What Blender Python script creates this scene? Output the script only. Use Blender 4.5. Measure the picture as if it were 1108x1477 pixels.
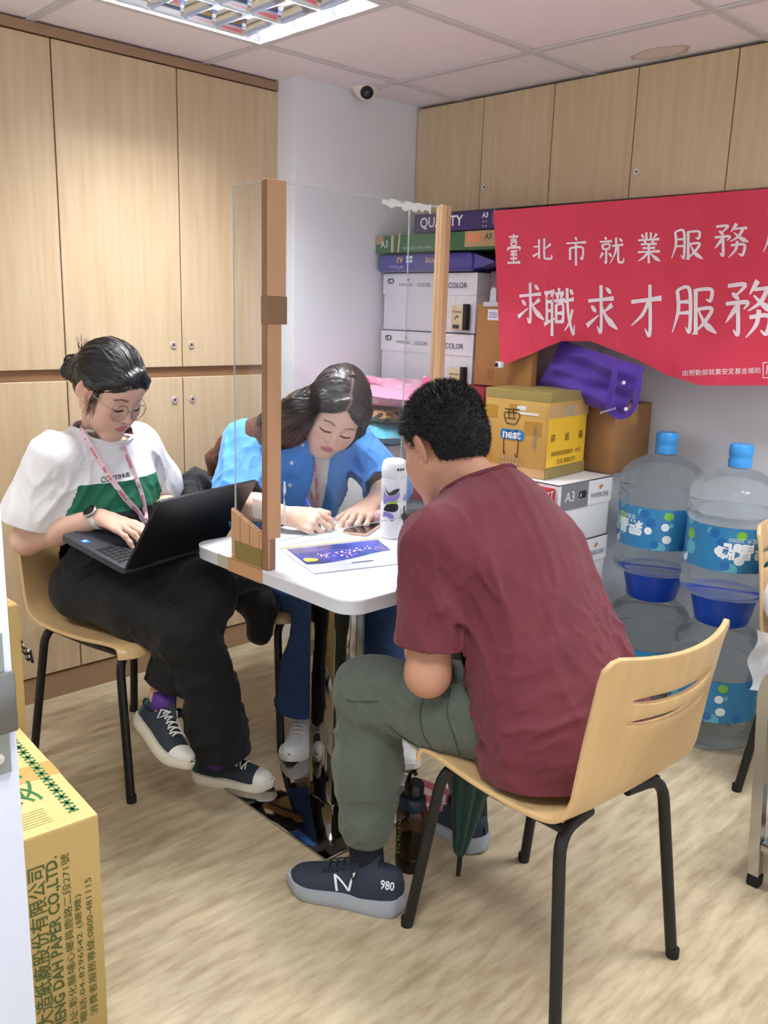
import bpy, bmesh, math, random
import numpy as np
from mathutils import Vector, Matrix
PI = math.pi
S = bpy.context.scene
COL = S.collection
for o in list(bpy.data.objects): bpy.data.objects.remove(o)

# ------------------------------------------------------------------ camera
CAM = np.array([0.0, 0.0, 1.336]); FPX = 1266.0
V1 = np.array([1904-554, 490-738.5, FPX]); V2 = np.array([-694-554, 410-738.5, FPX])   # vanishing points of the two walls
ay = V1/np.linalg.norm(V1); ax = -V2/np.linalg.norm(V2); ax = ax-ay*(ax@ay); ax /= np.linalg.norm(ax)
az = np.cross(ax, ay); az = -az if az[1] > 0 else az
CM = np.stack([ax, ay, az])
def at(px, py, axis, val):
    """point on the pixel's ray where world coordinate `axis` (0 x, 1 y, 2 z) equals val"""
    d = CM @ np.array([px-554, py-738.5, FPX])
    return CAM + d*((val-CAM[axis])/d[axis])
cd = bpy.data.cameras.new('camera'); cam = bpy.data.objects.new('camera', cd); COL.objects.link(cam)
cd.sensor_fit = 'VERTICAL'; cd.sensor_height = 36; cd.lens = 36*FPX/1477; cd.clip_start = .02
r_, d_, f_ = CM[:, 0], CM[:, 1], CM[:, 2]
cam.matrix_world = Matrix(((r_[0], -d_[0], -f_[0], CAM[0]), (r_[1], -d_[1], -f_[1], CAM[1]), (r_[2], -d_[2], -f_[2], CAM[2]), (0, 0, 0, 1)))
S.camera = cam
# ------------------------------------------------------------------ world, exposure
W = bpy.data.worlds.new('world'); S.world = W; W.use_nodes = True
W.node_tree.nodes['Background'].inputs[0].default_value = (.90, .90, .915, 1)
W.node_tree.nodes['Background'].inputs[1].default_value = 1.15
TUBE_W = 5.6          # watts of each fluorescent tube's lamp
vs = S.view_settings; vs.view_transform = 'Standard'; vs.look = 'None'; vs.gamma = 1; vs.use_curve_mapping = False; vs.exposure = 0.34

# ------------------------------------------------------------------ materials
def lin(c): c /= 255; return c/12.92 if c <= .04045 else ((c+.055)/1.055)**2.4
def C(r, g, b): return (lin(r), lin(g), lin(b), 1)
MATS = {}
def mat(name, col, rough=.5, metal=0, var=0, vscale=8, vstretch=(1, 1, 1), bump=0, bscale=60, bstretch=(1, 1, 1), spec=.5, trans=0, alpha=1, sheen=0, coat=0, ior=1.45, attr=None, emit=0, col2=None, sub=0):
    if name in MATS: return MATS[name]
    m = bpy.data.materials.new(name); m.use_nodes = True; MATS[name] = m
    nt = m.node_tree; N = nt.nodes; L = nt.links; p = N['Principled BSDF']
    I = p.inputs
    I['Base Color'].default_value = col; I['Roughness'].default_value = rough; I['Metallic'].default_value = metal
    I['Specular IOR Level'].default_value = spec; I['Transmission Weight'].default_value = trans; I['Alpha'].default_value = alpha
    I['IOR'].default_value = ior; I['Coat Weight'].default_value = coat
    if sheen: I['Sheen Weight'].default_value = sheen; I['Sheen Roughness'].default_value = .5
    if sub: I['Subsurface Weight'].default_value = sub; I['Subsurface Radius'].default_value = (.012, .005, .003); I['Subsurface Scale'].default_value = .6
    if emit: I['Emission Color'].default_value = col; I['Emission Strength'].default_value = emit
    tc = None
    def mapped(st):
        nonlocal tc
        if tc is None: tc = N.new('ShaderNodeTexCoord')
        mp = N.new('ShaderNodeMapping'); mp.inputs['Scale'].default_value = st; L.new(tc.outputs['Object'], mp.inputs[0]); return mp.outputs[0]
    csock = None
    if attr:
        a = N.new('ShaderNodeAttribute'); a.attribute_name = attr; csock = a.outputs['Color']; L.new(csock, I['Base Color'])
    if var:
        nz = N.new('ShaderNodeTexNoise'); nz.inputs['Scale'].default_value = vscale; nz.inputs['Detail'].default_value = 5; L.new(mapped(vstretch), nz.inputs['Vector'])
        mx = N.new('ShaderNodeMix'); mx.data_type = 'RGBA'
        rp = N.new('ShaderNodeMapRange'); rp.inputs[1].default_value = .3; rp.inputs[2].default_value = .7; L.new(nz.outputs[0], rp.inputs[0]); L.new(rp.outputs[0], mx.inputs[0])
        c2 = col2 or tuple(max(0, x*(1-var)) for x in col[:3])+(1,)
        if csock:
            hs = N.new('ShaderNodeHueSaturation'); hs.inputs['Value'].default_value = 1-var; L.new(csock, hs.inputs['Color'])
            L.new(csock, mx.inputs[6]); L.new(hs.outputs[0], mx.inputs[7])
        else: mx.inputs[6].default_value = col; mx.inputs[7].default_value = c2
        L.new(mx.outputs[2], I['Base Color'])
    if bump:
        nb = N.new('ShaderNodeTexNoise'); nb.inputs['Scale'].default_value = bscale; nb.inputs['Detail'].default_value = 4; L.new(mapped(bstretch), nb.inputs['Vector'])
        bp = N.new('ShaderNodeBump'); bp.inputs['Strength'].default_value = bump; bp.inputs['Distance'].default_value = .01; L.new(nb.outputs[0], bp.inputs['Height']); L.new(bp.outputs[0], I['Normal'])
    return m
def ink(r, g, b): return mat('ink_%d_%d_%d' % (r, g, b), C(r, g, b), .6)
WHITEP = mat('white_paint', C(226, 228, 232), .75, var=.05, vscale=2.5, bump=.08, bscale=25)
MAPLE = mat('maple_laminate', C(206, 184, 152), .42, var=.16, vscale=3, vstretch=(14, 14, .9), bump=.03, bscale=60, bstretch=(6, 6, .6), col2=C(192, 167, 132))
MAPLE_D = mat('maple_edge', C(150, 112, 78), .5, var=.15, vscale=4, vstretch=(3, 3, 8))
MAPLE_TRIM = mat('maple_trim', C(160, 130, 102), .5, var=.1, vscale=4, vstretch=(8, 1, 8))
GAPD = mat('dark_gap', C(52, 38, 26), .8)
STEEL = mat('stainless_steel', C(190, 190, 190), .16, 1, bump=.02, bscale=40, bstretch=(1, 1, 20))
CHROME = mat('mirror_steel', C(175, 172, 168), .06, 1)
NICKEL = mat('nickel', C(216, 214, 208), .38, .75)
BLACKM = mat('black_powder_coat', C(20, 20, 21), .45)
PLY = mat('beech_plywood', C(208, 174, 124), .33, var=.14, vscale=4, vstretch=(12, 1.2, 1.2), coat=.15, bump=.015, bscale=50, bstretch=(8, 1, 1))
PLYEDGE = PLY
KRAFT = mat('kraft_board', C(176, 136, 90), .8, var=.12, vscale=6, bump=.05, bscale=80)
KRAFTY = mat('yellow_kraft', C(184, 156, 98), .75, var=.1, vscale=5, bump=.05, bscale=80)
WBOX = mat('white_carton', C(222, 223, 228), .6, var=.04, vscale=4)
TAPE = mat('brown_tape', C(168, 128, 62), .25, coat=.4)
TAPEK = mat('kraft_tape', C(190, 144, 102), .42, var=.1, vscale=10)
OLIVE = mat('olive_tape', C(128, 112, 58), .3, coat=.3)

# ------------------------------------------------------------------ mesh helpers
class B:
    def __init__(s): s.bm = bmesh.new()
    def box(s, lo, hi, M=None):
        x0, y0, z0 = lo; x1, y1, z1 = hi
        v = [Vector(p) for p in ((x0,y0,z0),(x1,y0,z0),(x1,y1,z0),(x0,y1,z0),(x0,y0,z1),(x1,y0,z1),(x1,y1,z1),(x0,y1,z1))]
        if M is not None: v = [M @ p for p in v]
        v = [s.bm.verts.new(p) for p in v]
        for f in ((3,2,1,0),(4,5,6,7),(0,1,5,4),(1,2,6,5),(2,3,7,6),(3,0,4,7)): s.bm.faces.new([v[i] for i in f])
        return s
    def tube(s, pts, r, n=8, caps=True, flat=None, ph=0):
        P = [Vector(p) for p in pts]; R = r if hasattr(r, '__len__') else [r]*len(P)
        T = [(P[min(i+1, len(P)-1)]-P[max(i-1, 0)]).normalized() for i in range(len(P))]
        u = T[0].orthogonal().normalized(); rings = []
        for i, p in enumerate(P):
            u = (u-T[i]*u.dot(T[i])); u = u.normalized() if u.length > 1e-6 else T[i].orthogonal().normalized(); w = T[i].cross(u)
            rings.append([s.bm.verts.new(p+(u*math.cos(a)+w*math.sin(a)*(flat or 1))*R[i]) for a in [ph+2*PI*k/n for k in range(n)]])
        for a, b in zip(rings, rings[1:]):
            for k in range(n): s.bm.faces.new((a[k], a[(k+1) % n], b[(k+1) % n], b[k]))
        if caps: s.bm.faces.new(rings[0][::-1]); s.bm.faces.new(rings[-1])
        return s
    def lathe(s, prof, n=32, c=(0, 0, 0), M=None, cap=True):
        c = Vector(c); rings = []
        for r, z in prof:
            ring = [Vector((r*math.cos(2*PI*k/n), r*math.sin(2*PI*k/n), z)) for k in range(n)]
            rings.append([s.bm.verts.new((M @ p if M is not None else p)+c) for p in ring])
        for a, b in zip(rings, rings[1:]):
            for k in range(n): s.bm.faces.new((a[k], a[(k+1) % n], b[(k+1) % n], b[k]))
        if cap: s.bm.faces.new(rings[0][::-1]); s.bm.faces.new(rings[-1])
        return s
    def prism(s, poly, f0, f1):
        a = [s.bm.verts.new(f0(*p)) for p in poly]; b = [s.bm.verts.new(f1(*p)) for p in poly]; n = len(poly)
        s.bm.faces.new(a[::-1]); s.bm.faces.new(b)
        for k in range(n): s.bm.faces.new((a[k], a[(k+1) % n], b[(k+1) % n], b[k]))
        return s
    def grid(s, f, nu, nv, skip=None, closeu=False):
        V = [[s.bm.verts.new(f(i/nu, j/nv)) for i in range(nu+(0 if closeu else 1))] for j in range(nv+1)]
        m = nu if closeu else nu+1
        for j in range(nv):
            for i in range(nu):
                if skip and skip(i, j): continue
                s.bm.faces.new((V[j][i], V[j][(i+1) % m], V[j+1][(i+1) % m], V[j+1][i]))
        return s
    def add(s, verts, faces):
        v = [s.bm.verts.new(p) for p in verts]
        for f in faces:
            try: s.bm.faces.new([v[i] for i in f])
            except ValueError: pass
        return s
    def bevel(s, w, seg=2):
        bmesh.ops.bevel(s.bm, geom=list(s.bm.edges), offset=w, segments=seg, affect='EDGES', profile=.5, clamp_overlap=True); return s
    def build(s, name, m, parent=None, smooth=40, normals=True, world=False):
        if normals: bmesh.ops.recalc_face_normals(s.bm, faces=s.bm.faces)
        me = bpy.data.meshes.new(name); s.bm.to_mesh(me); s.bm.free()
        return link(name, me, m, parent, smooth, world)
def link(name, me, m, parent=None, smooth=40, world=False):
    for mm in (m if isinstance(m, (list, tuple)) else [m]): me.materials.append(mm)
    if smooth:
        me.polygons.foreach_set('use_smooth', [True]*len(me.polygons))
        if smooth < 180: me.set_sharp_from_angle(angle=math.radians(smooth))
    o = bpy.data.objects.new(name, me); COL.objects.link(o)
    if parent is not None:
        o.parent = parent
        if world: o.matrix_parent_inverse = wmat(parent).inverted()
    return o
def wmat(o):
    m = Matrix.LocRotScale(o.location, o.rotation_euler, o.scale)
    return wmat(o.parent) @ o.matrix_parent_inverse @ m if o.parent else m
def tag(o, label, cat, group=None):
    o['label'] = label; o['category'] = cat
    if group: o['group'] = group
    return o
def thing(name, label, cat, loc=(0, 0, 0), rotz=0, group=None):
    o = bpy.data.objects.new(name, None); o.empty_display_size = .1; COL.objects.link(o)
    o.location = loc; o.rotation_euler = (0, 0, rotz); return tag(o, label, cat, group)
def struct(o): o['kind'] = 'structure'; return o
def dup(root, loc=None, rotz=None, label=None, group=None):
    def cp(o, par):
        c = o.copy(); COL.objects.link(c); c.parent = par
        for ch in o.children: cp(ch, c)
        return c
    r = cp(root, None)
    if loc is not None: r.location = loc
    if rotz is not None: r.rotation_euler = (0, 0, rotz)
    if label: r['label'] = label
    if group: r['group'] = group
    return r

# ------------------------------------------------------------------ lettering: every string is turned into a flat mesh once
TXT = {}
def text(s, bold=0.0):
    key = (s, bold)
    if key not in TXT:
        cu = bpy.data.curves.new('t', 'FONT'); cu.body = s; cu.size = 1; cu.resolution_u = 2; cu.align_x = 'CENTER'; cu.offset = bold
        ob = bpy.data.objects.new('t', cu); tmp = bpy.data.scenes.get('lettering') or bpy.data.scenes.new('lettering')
        tmp.collection.objects.link(ob); tmp.view_layers[0].update()
        me = ob.to_mesh(); v = np.array([tuple(q.co) for q in me.vertices]).reshape(-1, 3); f = [tuple(p.vertices) for p in me.polygons]
        ob.to_mesh_clear(); bpy.data.objects.remove(ob); bpy.data.curves.remove(cu)
        if len(v):
            lo, hi = v.min(0), v.max(0); v = v-(lo+hi)/2; TXT[key] = (v[:, :2], f, hi[0]-lo[0], hi[1]-lo[1])
        else: TXT[key] = (v[:, :2], f, 1, 1)
    return TXT[key]
def letter(name, s, m, parent, org, right, up, height=None, width=None, bold=0.0, fn=None, off=.0008, world=False, cut=0, label=None):
    """lettering s centred on org, spanning width and/or height along right / up; fn maps (u,v) metres to a point instead"""
    v, f, w, h = text(s, bold)
    sx = sy = None
    if width: sx = width/w
    if height: sy = height/h
    sx = sx or sy; sy = sy or sx
    org, right, up = Vector(org), Vector(right).normalized(), Vector(up).normalized(); nrm = right.cross(up)
    b = B()
    for face_v in [b.bm.verts.new((x*sx, y*sy, 0)) for x, y in v]: pass
    b.bm.verts.ensure_lookup_table()
    for q in f:
        try: b.bm.faces.new([b.bm.verts[i] for i in q])
        except ValueError: pass
    if cut:
        W_, H_ = w*sx/2, h*sy/2
        for ax_, lim in ((0, W_), (1, H_)):
            k = -lim+cut
            while k < lim:
                co = (k, 0, 0) if ax_ == 0 else (0, k, 0); no = (1, 0, 0) if ax_ == 0 else (0, 1, 0)
                bmesh.ops.bisect_plane(b.bm, geom=b.bm.verts[:]+b.bm.edges[:]+b.bm.faces[:], plane_co=co, plane_no=no); k += cut
    for q in b.bm.verts:
        x, y = q.co.x, q.co.y
        q.co = Vector(fn(x, y)) if fn else org+right*x+up*y+nrm*off
    o = b.build(name, m, parent, smooth=0, normals=False, world=world)
    if label: o['label'] = label
    return o

def dome(r0, h0, n=6): return [(r0*math.cos(t*PI/2/n), h0*math.sin(t*PI/2/n)) for t in range(n+1)]
def rrect(x0, y0, x1, y1, r, n=6):
    out = []
    for cx, cy, a0 in ((x1-r, y1-r, 0), (x0+r, y1-r, 90), (x0+r, y0+r, 180), (x1-r, y0+r, 270)):
        for k in range(n+1):
            a = math.radians(a0+90*k/n); out.append((cx+r*math.cos(a), cy+r*math.sin(a)))
    return out
def bend(pts, r, n=5):
    """round the corners of a polyline"""
    P = [Vector(p) for p in pts]; out = [P[0]]
    for a, b, c in zip(P, P[1:], P[2:]):
        d1, d2 = (a-b), (c-b); q = min(r, d1.length*.49, d2.length*.49); s_, e_ = b+d1.normalized()*q, b+d2.normalized()*q
        for k in range(n+1):
            t = k/n; out.append(s_*(1-t)**2+b*2*t*(1-t)+e_*t*t)
    out.append(P[-1]); return out

# ================================================================== the room
XL, XW, YB, YU, YC, H = -2.79, -2.686, 2.86, 2.717, 2.095, 2.136     # cabinet fronts, white pier, back wall, wall-cupboard fronts, pier edge, ceiling
XR, YN = 1.9, -1.7
fm = mat('vinyl_floor', C(190, 172, 145), .38, var=.1)
nt = fm.node_tree; N = nt.nodes; L = nt.links
for n in list(N):
    if n.type not in ('BSDF_PRINCIPLED', 'OUTPUT_MATERIAL'): N.remove(n)
tc = N.new('ShaderNodeTexCoord'); mp = N.new('ShaderNodeMapping'); mp.inputs['Rotation'].default_value = (0, 0, math.radians(0)); mp.inputs['Scale'].default_value = (26, 5, 1)
n1 = N.new('ShaderNodeTexNoise'); n1.inputs['Scale'].default_value = 1.3; n1.inputs['Detail'].default_value = 7; n1.inputs['Roughness'].default_value = .62
cr = N.new('ShaderNodeValToRGB'); cr.color_ramp.elements[0].position = .3; cr.color_ramp.elements[0].color = C(150, 133, 105); cr.color_ramp.elements[1].position = .68; cr.color_ramp.elements[1].color = C(192, 178, 150)
L.new(tc.outputs['Object'], mp.inputs[0]); L.new(mp.outputs[0], n1.inputs['Vector']); L.new(n1.outputs[0], cr.inputs[0]); L.new(cr.outputs[0], N['Principled BSDF'].inputs['Base Color'])
struct(B().box((XL-.3, YN, -.1), (XR, YB+.2, 0)).build('floor', fm))
struct(B().box((XL-.5, YN, 0), (XL-.4, YB+.2, H+.2)).build('wall_left', WHITEP))
w_ = struct(B().box((XL-.4, YC, 0), (XW, YB+.2, H+.2)).bevel(.004).build('wall_pier', WHITEP))
struct(B().box((XW, YB, 0), (XR, YB+.2, H+.2)).build('wall_back', WHITEP))
struct(B().box((XW, YB-.012, 0), (XR, YB, .09)).bevel(.003).build('baseboard_back', mat('base_vinyl', C(190, 188, 180), .6)))
ce = struct(B().box((XL-.4, YN, H+.1), (XR, YB+.2, H+.2)).build('ceiling', WHITEP))
# ceiling tiles in a T-bar grid; one tile carries a water stain
tm = mat('ceiling_tile', C(214, 208, 212), .9)
nt = tm.node_tree; N = nt.nodes; L = nt.links; p_ = N['Principled BSDF']
tc = N.new('ShaderNodeTexCoord'); vo = N.new('ShaderNodeTexVoronoi'); vo.inputs['Scale'].default_value = 42; vo.inputs['Randomness'].default_value = 1
ge = N.new('ShaderNodeNewGeometry'); L.new(ge.outputs['Position'], vo.inputs['Vector'])
mr = N.new('ShaderNodeMapRange'); mr.inputs[1].default_value = .07; mr.inputs[2].default_value = .12; L.new(vo.outputs['Distance'], mr.inputs[0])
nz = N.new('ShaderNodeTexNoise'); nz.inputs['Scale'].default_value = 9; L.new(ge.outputs['Position'], nz.inputs['Vector'])
mr2 = N.new('ShaderNodeMapRange'); mr2.inputs[1].default_value = .45; mr2.inputs[2].default_value = .55; L.new(nz.outputs[0], mr2.inputs[0])
mm = N.new('ShaderNodeMath'); mm.operation = 'MAXIMUM'; L.new(mr.outputs[0], mm.inputs[0]); L.new(mr2.outputs[0], mm.inputs[1])
mx = N.new('ShaderNodeMix'); mx.data_type = 'RGBA'; mx.inputs[6].default_value = C(186, 178, 178); mx.inputs[7].default_value = C(236, 231, 234); L.new(mm.outputs[0], mx.inputs[0])
st = at(953, 79, 2, H)
vd = N.new('ShaderNodeMapping'); vd.vector_type = 'TEXTURE'; vd.inputs['Location'].default_value = (st[0], st[1], H); vd.inputs['Scale'].default_value = (.098, .055, 1); L.new(ge.outputs['Position'], vd.inputs[0])
ln = N.new('ShaderNodeVectorMath'); ln.operation = 'LENGTH'; L.new(vd.outputs[0], ln.inputs[0])
nw = N.new('ShaderNodeTexNoise'); nw.inputs['Scale'].default_value = 14; L.new(ge.outputs['Position'], nw.inputs['Vector'])
ad = N.new('ShaderNodeMath'); ad.operation = 'MULTIPLY_ADD'; ad.inputs[1].default_value = .45; L.new(nw.outputs[0], ad.inputs[0]); L.new(ln.outputs[1], ad.inputs[2])
rp = N.new('ShaderNodeValToRGB'); E_ = rp.color_ramp.elements; E_[0].position = 0; E_[0].color = (.28,)*3+(1,); E_[1].position = 1; E_[1].color = (0, 0, 0, 1)
sc_ = N.new('ShaderNodeMath'); sc_.operation = 'MULTIPLY'; sc_.inputs[1].default_value = .7; L.new(ad.outputs[0], sc_.inputs[0]); L.new(sc_.outputs[0], rp.inputs[0])
for pos, v in ((.72, .3), (.83, .85), (.88, 0)):
    e = rp.color_ramp.elements.new(pos); e.color = (v, v, v, 1)
mx2 = N.new('ShaderNodeMix'); mx2.data_type = 'RGBA'; mx2.inputs[7].default_value = C(186, 150, 112); L.new(rp.outputs[0], mx2.inputs[0]); L.new(mx.outputs[2], mx2.inputs[6]); L.new(mx2.outputs[2], p_.inputs['Base Color'])
GX = [-2.464+.6*k for k in range(-1, 8)]; GY = [1.79+.6*k for k in range(-6, 3)]
FIX = [(-2.464, 1.19), (-.664, 1.79), (-2.464, -.61), (-.664, -.01)]
xs = [XL-.38]+[g for g in GX if XL < g < XR]+[XR]; ys = [YN]+[g for g in GY if YN < g < YB]+[YB]
gm = mat('t_bar_paint', C(206, 204, 206), .5)
for x0, x1 in zip(xs, xs[1:]):
    for y0, y1 in zip(ys, ys[1:]):
        if any(abs(x0-a) < .01 and abs(y0-b) < .01 for a, b in FIX): continue
        B().box((x0+.004, y0+.004, H+.006), (x1-.004, y1-.004, H+.019)).bevel(.003, 1).build('ceiling_tile', tm, ce, smooth=0)
for g in xs[1:-1]:
    B().box((g-.012, YN, H), (g+.012, YB, H+.005)).box((g-.004, YN, H+.005), (g+.004, YB, H+.018)).build('grid_bar', gm, ce, smooth=0)
for g in ys[1:-1]:
    B().box((XL-.38, g-.012, H+.0005), (XR, g+.012, H+.0045)).build('grid_bar', gm, ce, smooth=0)

# louvre light fixtures: mirror louvres under three fluorescent tubes
glow = mat('tube_glow', (.93, .97, 1, 1), .5, emit=22)
mirror = mat('louvre_mirror', C(225, 228, 235), .12, 1)
white_e = mat('fixture_white', C(225, 226, 228), .4)
fx0 = None
for i, (fx, fy) in enumerate(FIX):
    if i == 0:
        t = thing('ceiling_light', 'square louvre ceiling light with bright tubes above the table', 'ceiling light', (fx+.3, fy+.3, H), 0, 'louvre ceiling lights')
        fr = B()
        for a, b_ in (((-.294, -.294), (.294, -.27)), ((-.294, .27), (.294, .294)), ((-.294, -.27), (-.27, .27)), ((.27, -.27), (.294, .27))):
            fr.box((a[0], a[1], -.006), (b_[0], b_[1], .012))
        fr.build('frame', gm, t, smooth=0)
        h_ = B().box((-.285, -.285, .085), (.285, .285, .09))
        for a, b_ in (((-.29, -.29), (.29, -.285)), ((-.29, .285), (.29, .29)), ((-.29, -.285), (-.285, .285)), ((.285, -.285), (.29, .285))): h_.box((a[0], a[1], .012), (b_[0], b_[1], .09))
        h_.build('housing', white_e, t, smooth=0)
        for x in (-.18, 0, .18):
            B().tube([(x, -.265, .062), (x, .265, .062)], .013, 12).build('tube', glow, t)
            for yy in (-.272, .272): B().box((x-.016, yy-.006, .04), (x+.016, yy+.006, .085)).build('lamp_holder', white_e, t, smooth=0)
        for x in (-.27, -.09, .09, .27):           # V-shaped long louvres between the tubes
            b = B()
            for s_ in (-1, 1):
                if abs(x+s_*.04) > .28: continue
                b.grid(lambda u, v, s_=s_, x=x: (x+s_*(.002+.028*v**1.7), -.268+.536*u, .002+.04*(1-v)**1 if False else .002+.042*v), 1, 5)
            b.build('louvre', mirror, t, smooth=60, normals=False)
        for k in range(5):                          # cross blades
            y = -.214+.107*k
            b = B()
            for s_ in (-1, 1): b.grid(lambda u, v, s_=s_, y=y: (-.268+.536*u, y+s_*(.001+.010*v), .003+.040*v), 1, 2)
            b.build('louvre_blade', mirror, t, smooth=60, normals=False)
        fx0 = t
    else:
        t = dup(fx0, (fx+.3, fy+.3, H), label=('', 'louvre ceiling light above the steel trolley and the empty chair', 'louvre ceiling light above the stacked kraft cartons', 'louvre ceiling light above the open floor by the door')[i])
    for x in (-.18, 0, .18) if i == 0 else ():
        ld = bpy.data.lights.new('tube_light', 'AREA'); ld.shape = 'RECTANGLE'; ld.size = .03; ld.size_y = .5; ld.energy = TUBE_W; ld.color = (.96, .985, 1); ld.spread = math.radians(112)
        lo = bpy.data.objects.new('tube_light', ld); COL.objects.link(lo); lo.parent = t; lo.location = (x, 0, .044)

# ------------------------------------------------------------------ tall cupboards along the left wall
def lock(parent, c, n, name='lock'):
    """round cam lock on a door; n = outward axis"""
    M_ = Vector((0, 0, 1)).rotation_difference(Vector(n)).to_matrix()
    l = B().lathe([(.0125, -.004), (.0125, .002), (.011, .0045), (.007, .0045), (.007, .0035), (.0, .0035)], 20, c, M_, cap=False).build(name, NICKEL, parent, world=True)
    B().lathe([(.0036, 0), (.0036, .0052), (.0, .0052)], 12, c, M_, cap=False).build('cylinder', mat('lock_dark', C(70, 66, 60), .4, .8), l, world=True)
ys_ = [YC, 1.677, 1.248, .818, .388]
for k, (ya, yb, lab) in enumerate(((1.248, YC+.01, 'tall maple cupboard with four doors beside the white pier'), (.388, 1.248, 'tall maple cupboard with four doors behind the stacked cartons'))):
    t = thing('tall_cupboard', lab, 'cupboard', (XL-.2, (ya+yb)/2, 0), 0, 'tall cupboards')
    b = B().box((XL-.395, ya+.001, .0), (XL-.02, yb-.001, H-.028)); b.build('body', MAPLE_D, t, smooth=0, world=True)
    B().box((XL-.024, ya, 0), (XL-.004, yb, .088)).build('plinth', MAPLE_TRIM, t, smooth=0, world=True)
    B().box((XL-.024, ya, 2.106), (XL+.004, yb, H-.001)).build('top_trim', MAPLE_TRIM, t, smooth=0, world=True)
    B().box((XL-.021, ya, 1.085), (XL-.014, yb, 1.118)).build('finger_rail', MAPLE_D, t, smooth=0, world=True)
    ym = (ya+yb)/2 if k else 1.677
    for (a, c_, sgn) in ((ya, ym, 1), (ym, yb, -1)):
        for z0, z1, zl in ((.094, 1.083, 1.003), (1.12, 2.102, 1.196)):
            d = B().box((XL-.018, a+.0022, z0), (XL, c_-.0022, z1)).bevel(.0015, 1).build('door', MAPLE, t, smooth=0, world=True)
            yl = c_-.036 if sgn > 0 else a+.036
            lock(d, (XL, yl, zl), (1, 0, 0))
# ------------------------------------------------------------------ wall cupboards on the back wall
ux = [XW+.001, -2.334, -2.011, -1.682, -1.347, -1.012, -.68]
for lab, doors in (('narrow maple wall cupboard in the corner by the white pier', [(0, None)]), ('maple wall cupboard with two doors above the stacked paper boxes', [(1, 'l'), (2, None)]),
                   ('maple wall cupboard with two doors above the red banner', [(3, 'l'), (4, None)]), ('maple wall cupboard at the end above the water bottles', [(5, 'l')])):
    a, c_ = ux[doors[0][0]], ux[doors[-1][0]+1]
    t = thing('wall_cupboard', lab, 'cupboard', ((a+c_)/2, YB, 1.727), 0, 'wall cupboards')
    B().box((a+.0005, YU+.018, 1.729), (c_-.0005, YB-.001, H-.004)).build('body', MAPLE_D, t, smooth=0, world=True)
    for i, lk in doors:
        d = B().box((ux[i]+.0018, YU, 1.727), (ux[i+1]-.0018, YU+.017, H-.006)).bevel(.0015, 1).build('door', MAPLE, t, smooth=0, world=True)
        if lk: lock(d, (ux[i]+.026, YU, 1.808), (0, -1, 0))

# dome security camera on the pier
p = at(513, 122, 0, XW)
t = thing('security_camera', 'small white dome security camera high on the white pier', 'camera', (p[0], p[1], p[2]))
t.scale = (1.3, 1.3, 1.3); Mx = Vector((0, 0, 1)).rotation_difference(Vector((.62, -.50, -.60))).to_matrix()
B().lathe([(.0, .03), (.042, .03), (.047, .024), (.047, .004), (.044, 0)], 28, (.047, 0, .0), cap=False).build('base', mat('cam_white', C(226, 222, 208), .45), t)
B().lathe([(.044, .004)]+[(.044*math.cos(a), -.05*math.sin(a)) for a in [k*PI/2/8 for k in range(9)]], 28, (.047, 0, 0), cap=False).build('shell', MATS['cam_white'], t)
e = B().lathe([(.0, 0), (.018, 0), (.019, .012), (.017, .017), (.013, .018), (.013, .015), (0, .015)], 24, Vector((.047, 0, -.012))+Mx @ Vector((0, 0, .026)), Mx, cap=False).build('eye', mat('cam_black', C(24, 24, 26), .3), t)
B().lathe([(.009, 0), (.009, .004), (.006, .006), (0, .0062)], 16, Vector((.047, 0, -.012))+Mx @ Vector((0, 0, .042)), Mx, cap=False).build('lens', mat('cam_lens', C(70, 70, 76), .1, .4), e)

# ================================================================== flat marks drawn with strokes (brush writing, logos, prints)
def crom(P, n=6):
    P = [np.array(p, float) for p in P]
    if len(P) == 2: return [P[0]*(1-k/3)+P[1]*k/3 for k in range(4)]
    out = []
    for i in range(len(P)-1):
        p0, p1, p2, p3 = P[max(i-1, 0)], P[i], P[i+1], P[min(i+2, len(P)-1)]
        for k in range(n):
            t = k/n; out.append(.5*((2*p1)+(p2-p0)*t+(2*p0-5*p1+4*p2-p3)*t*t+(3*p1-p0-3*p2+p3)*t**3))
    out.append(P[-1]); return out
def strokes(name, lst, fn, m, parent, sharp=False, world=False, label=None):
    """lst: (points, widths) in fn's own units; each stroke is a thin filled band laid on the surface by fn(u, v, layer)"""
    b = B()
    for li, (pts, wd) in enumerate(lst):
        if sharp:
            Q = []
            for a, c_ in zip(pts, pts[1:]):
                for k in range(4): Q.append(np.array(a, float)*(1-k/4)+np.array(c_, float)*k/4)
            Q.append(np.array(pts[-1], float))
        else: Q = crom(pts)
        n = len(Q); wd = wd if hasattr(wd, '__len__') else [wd, wd]
        L_, R_ = [], []
        for i, q in enumerate(Q):
            d = Q[min(i+1, n-1)]-Q[max(i-1, 0)]; l = math.hypot(*d) or 1; nx, ny = -d[1]/l, d[0]/l
            t = i/(n-1)*(len(wd)-1); j = min(int(t), len(wd)-2); w = (wd[j]*(1-(t-j))+wd[j+1]*(t-j))/2
            L_.append(b.bm.verts.new(fn(q[0]+nx*w, q[1]+ny*w))); R_.append(b.bm.verts.new(fn(q[0]-nx*w, q[1]-ny*w)))
        for i in range(n-1): b.bm.faces.new((L_[i], R_[i], R_[i+1], L_[i+1]))
    o = b.build(name, m, parent, smooth=0, normals=False, world=world)
    if label: o['label'] = label
    return o
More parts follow.
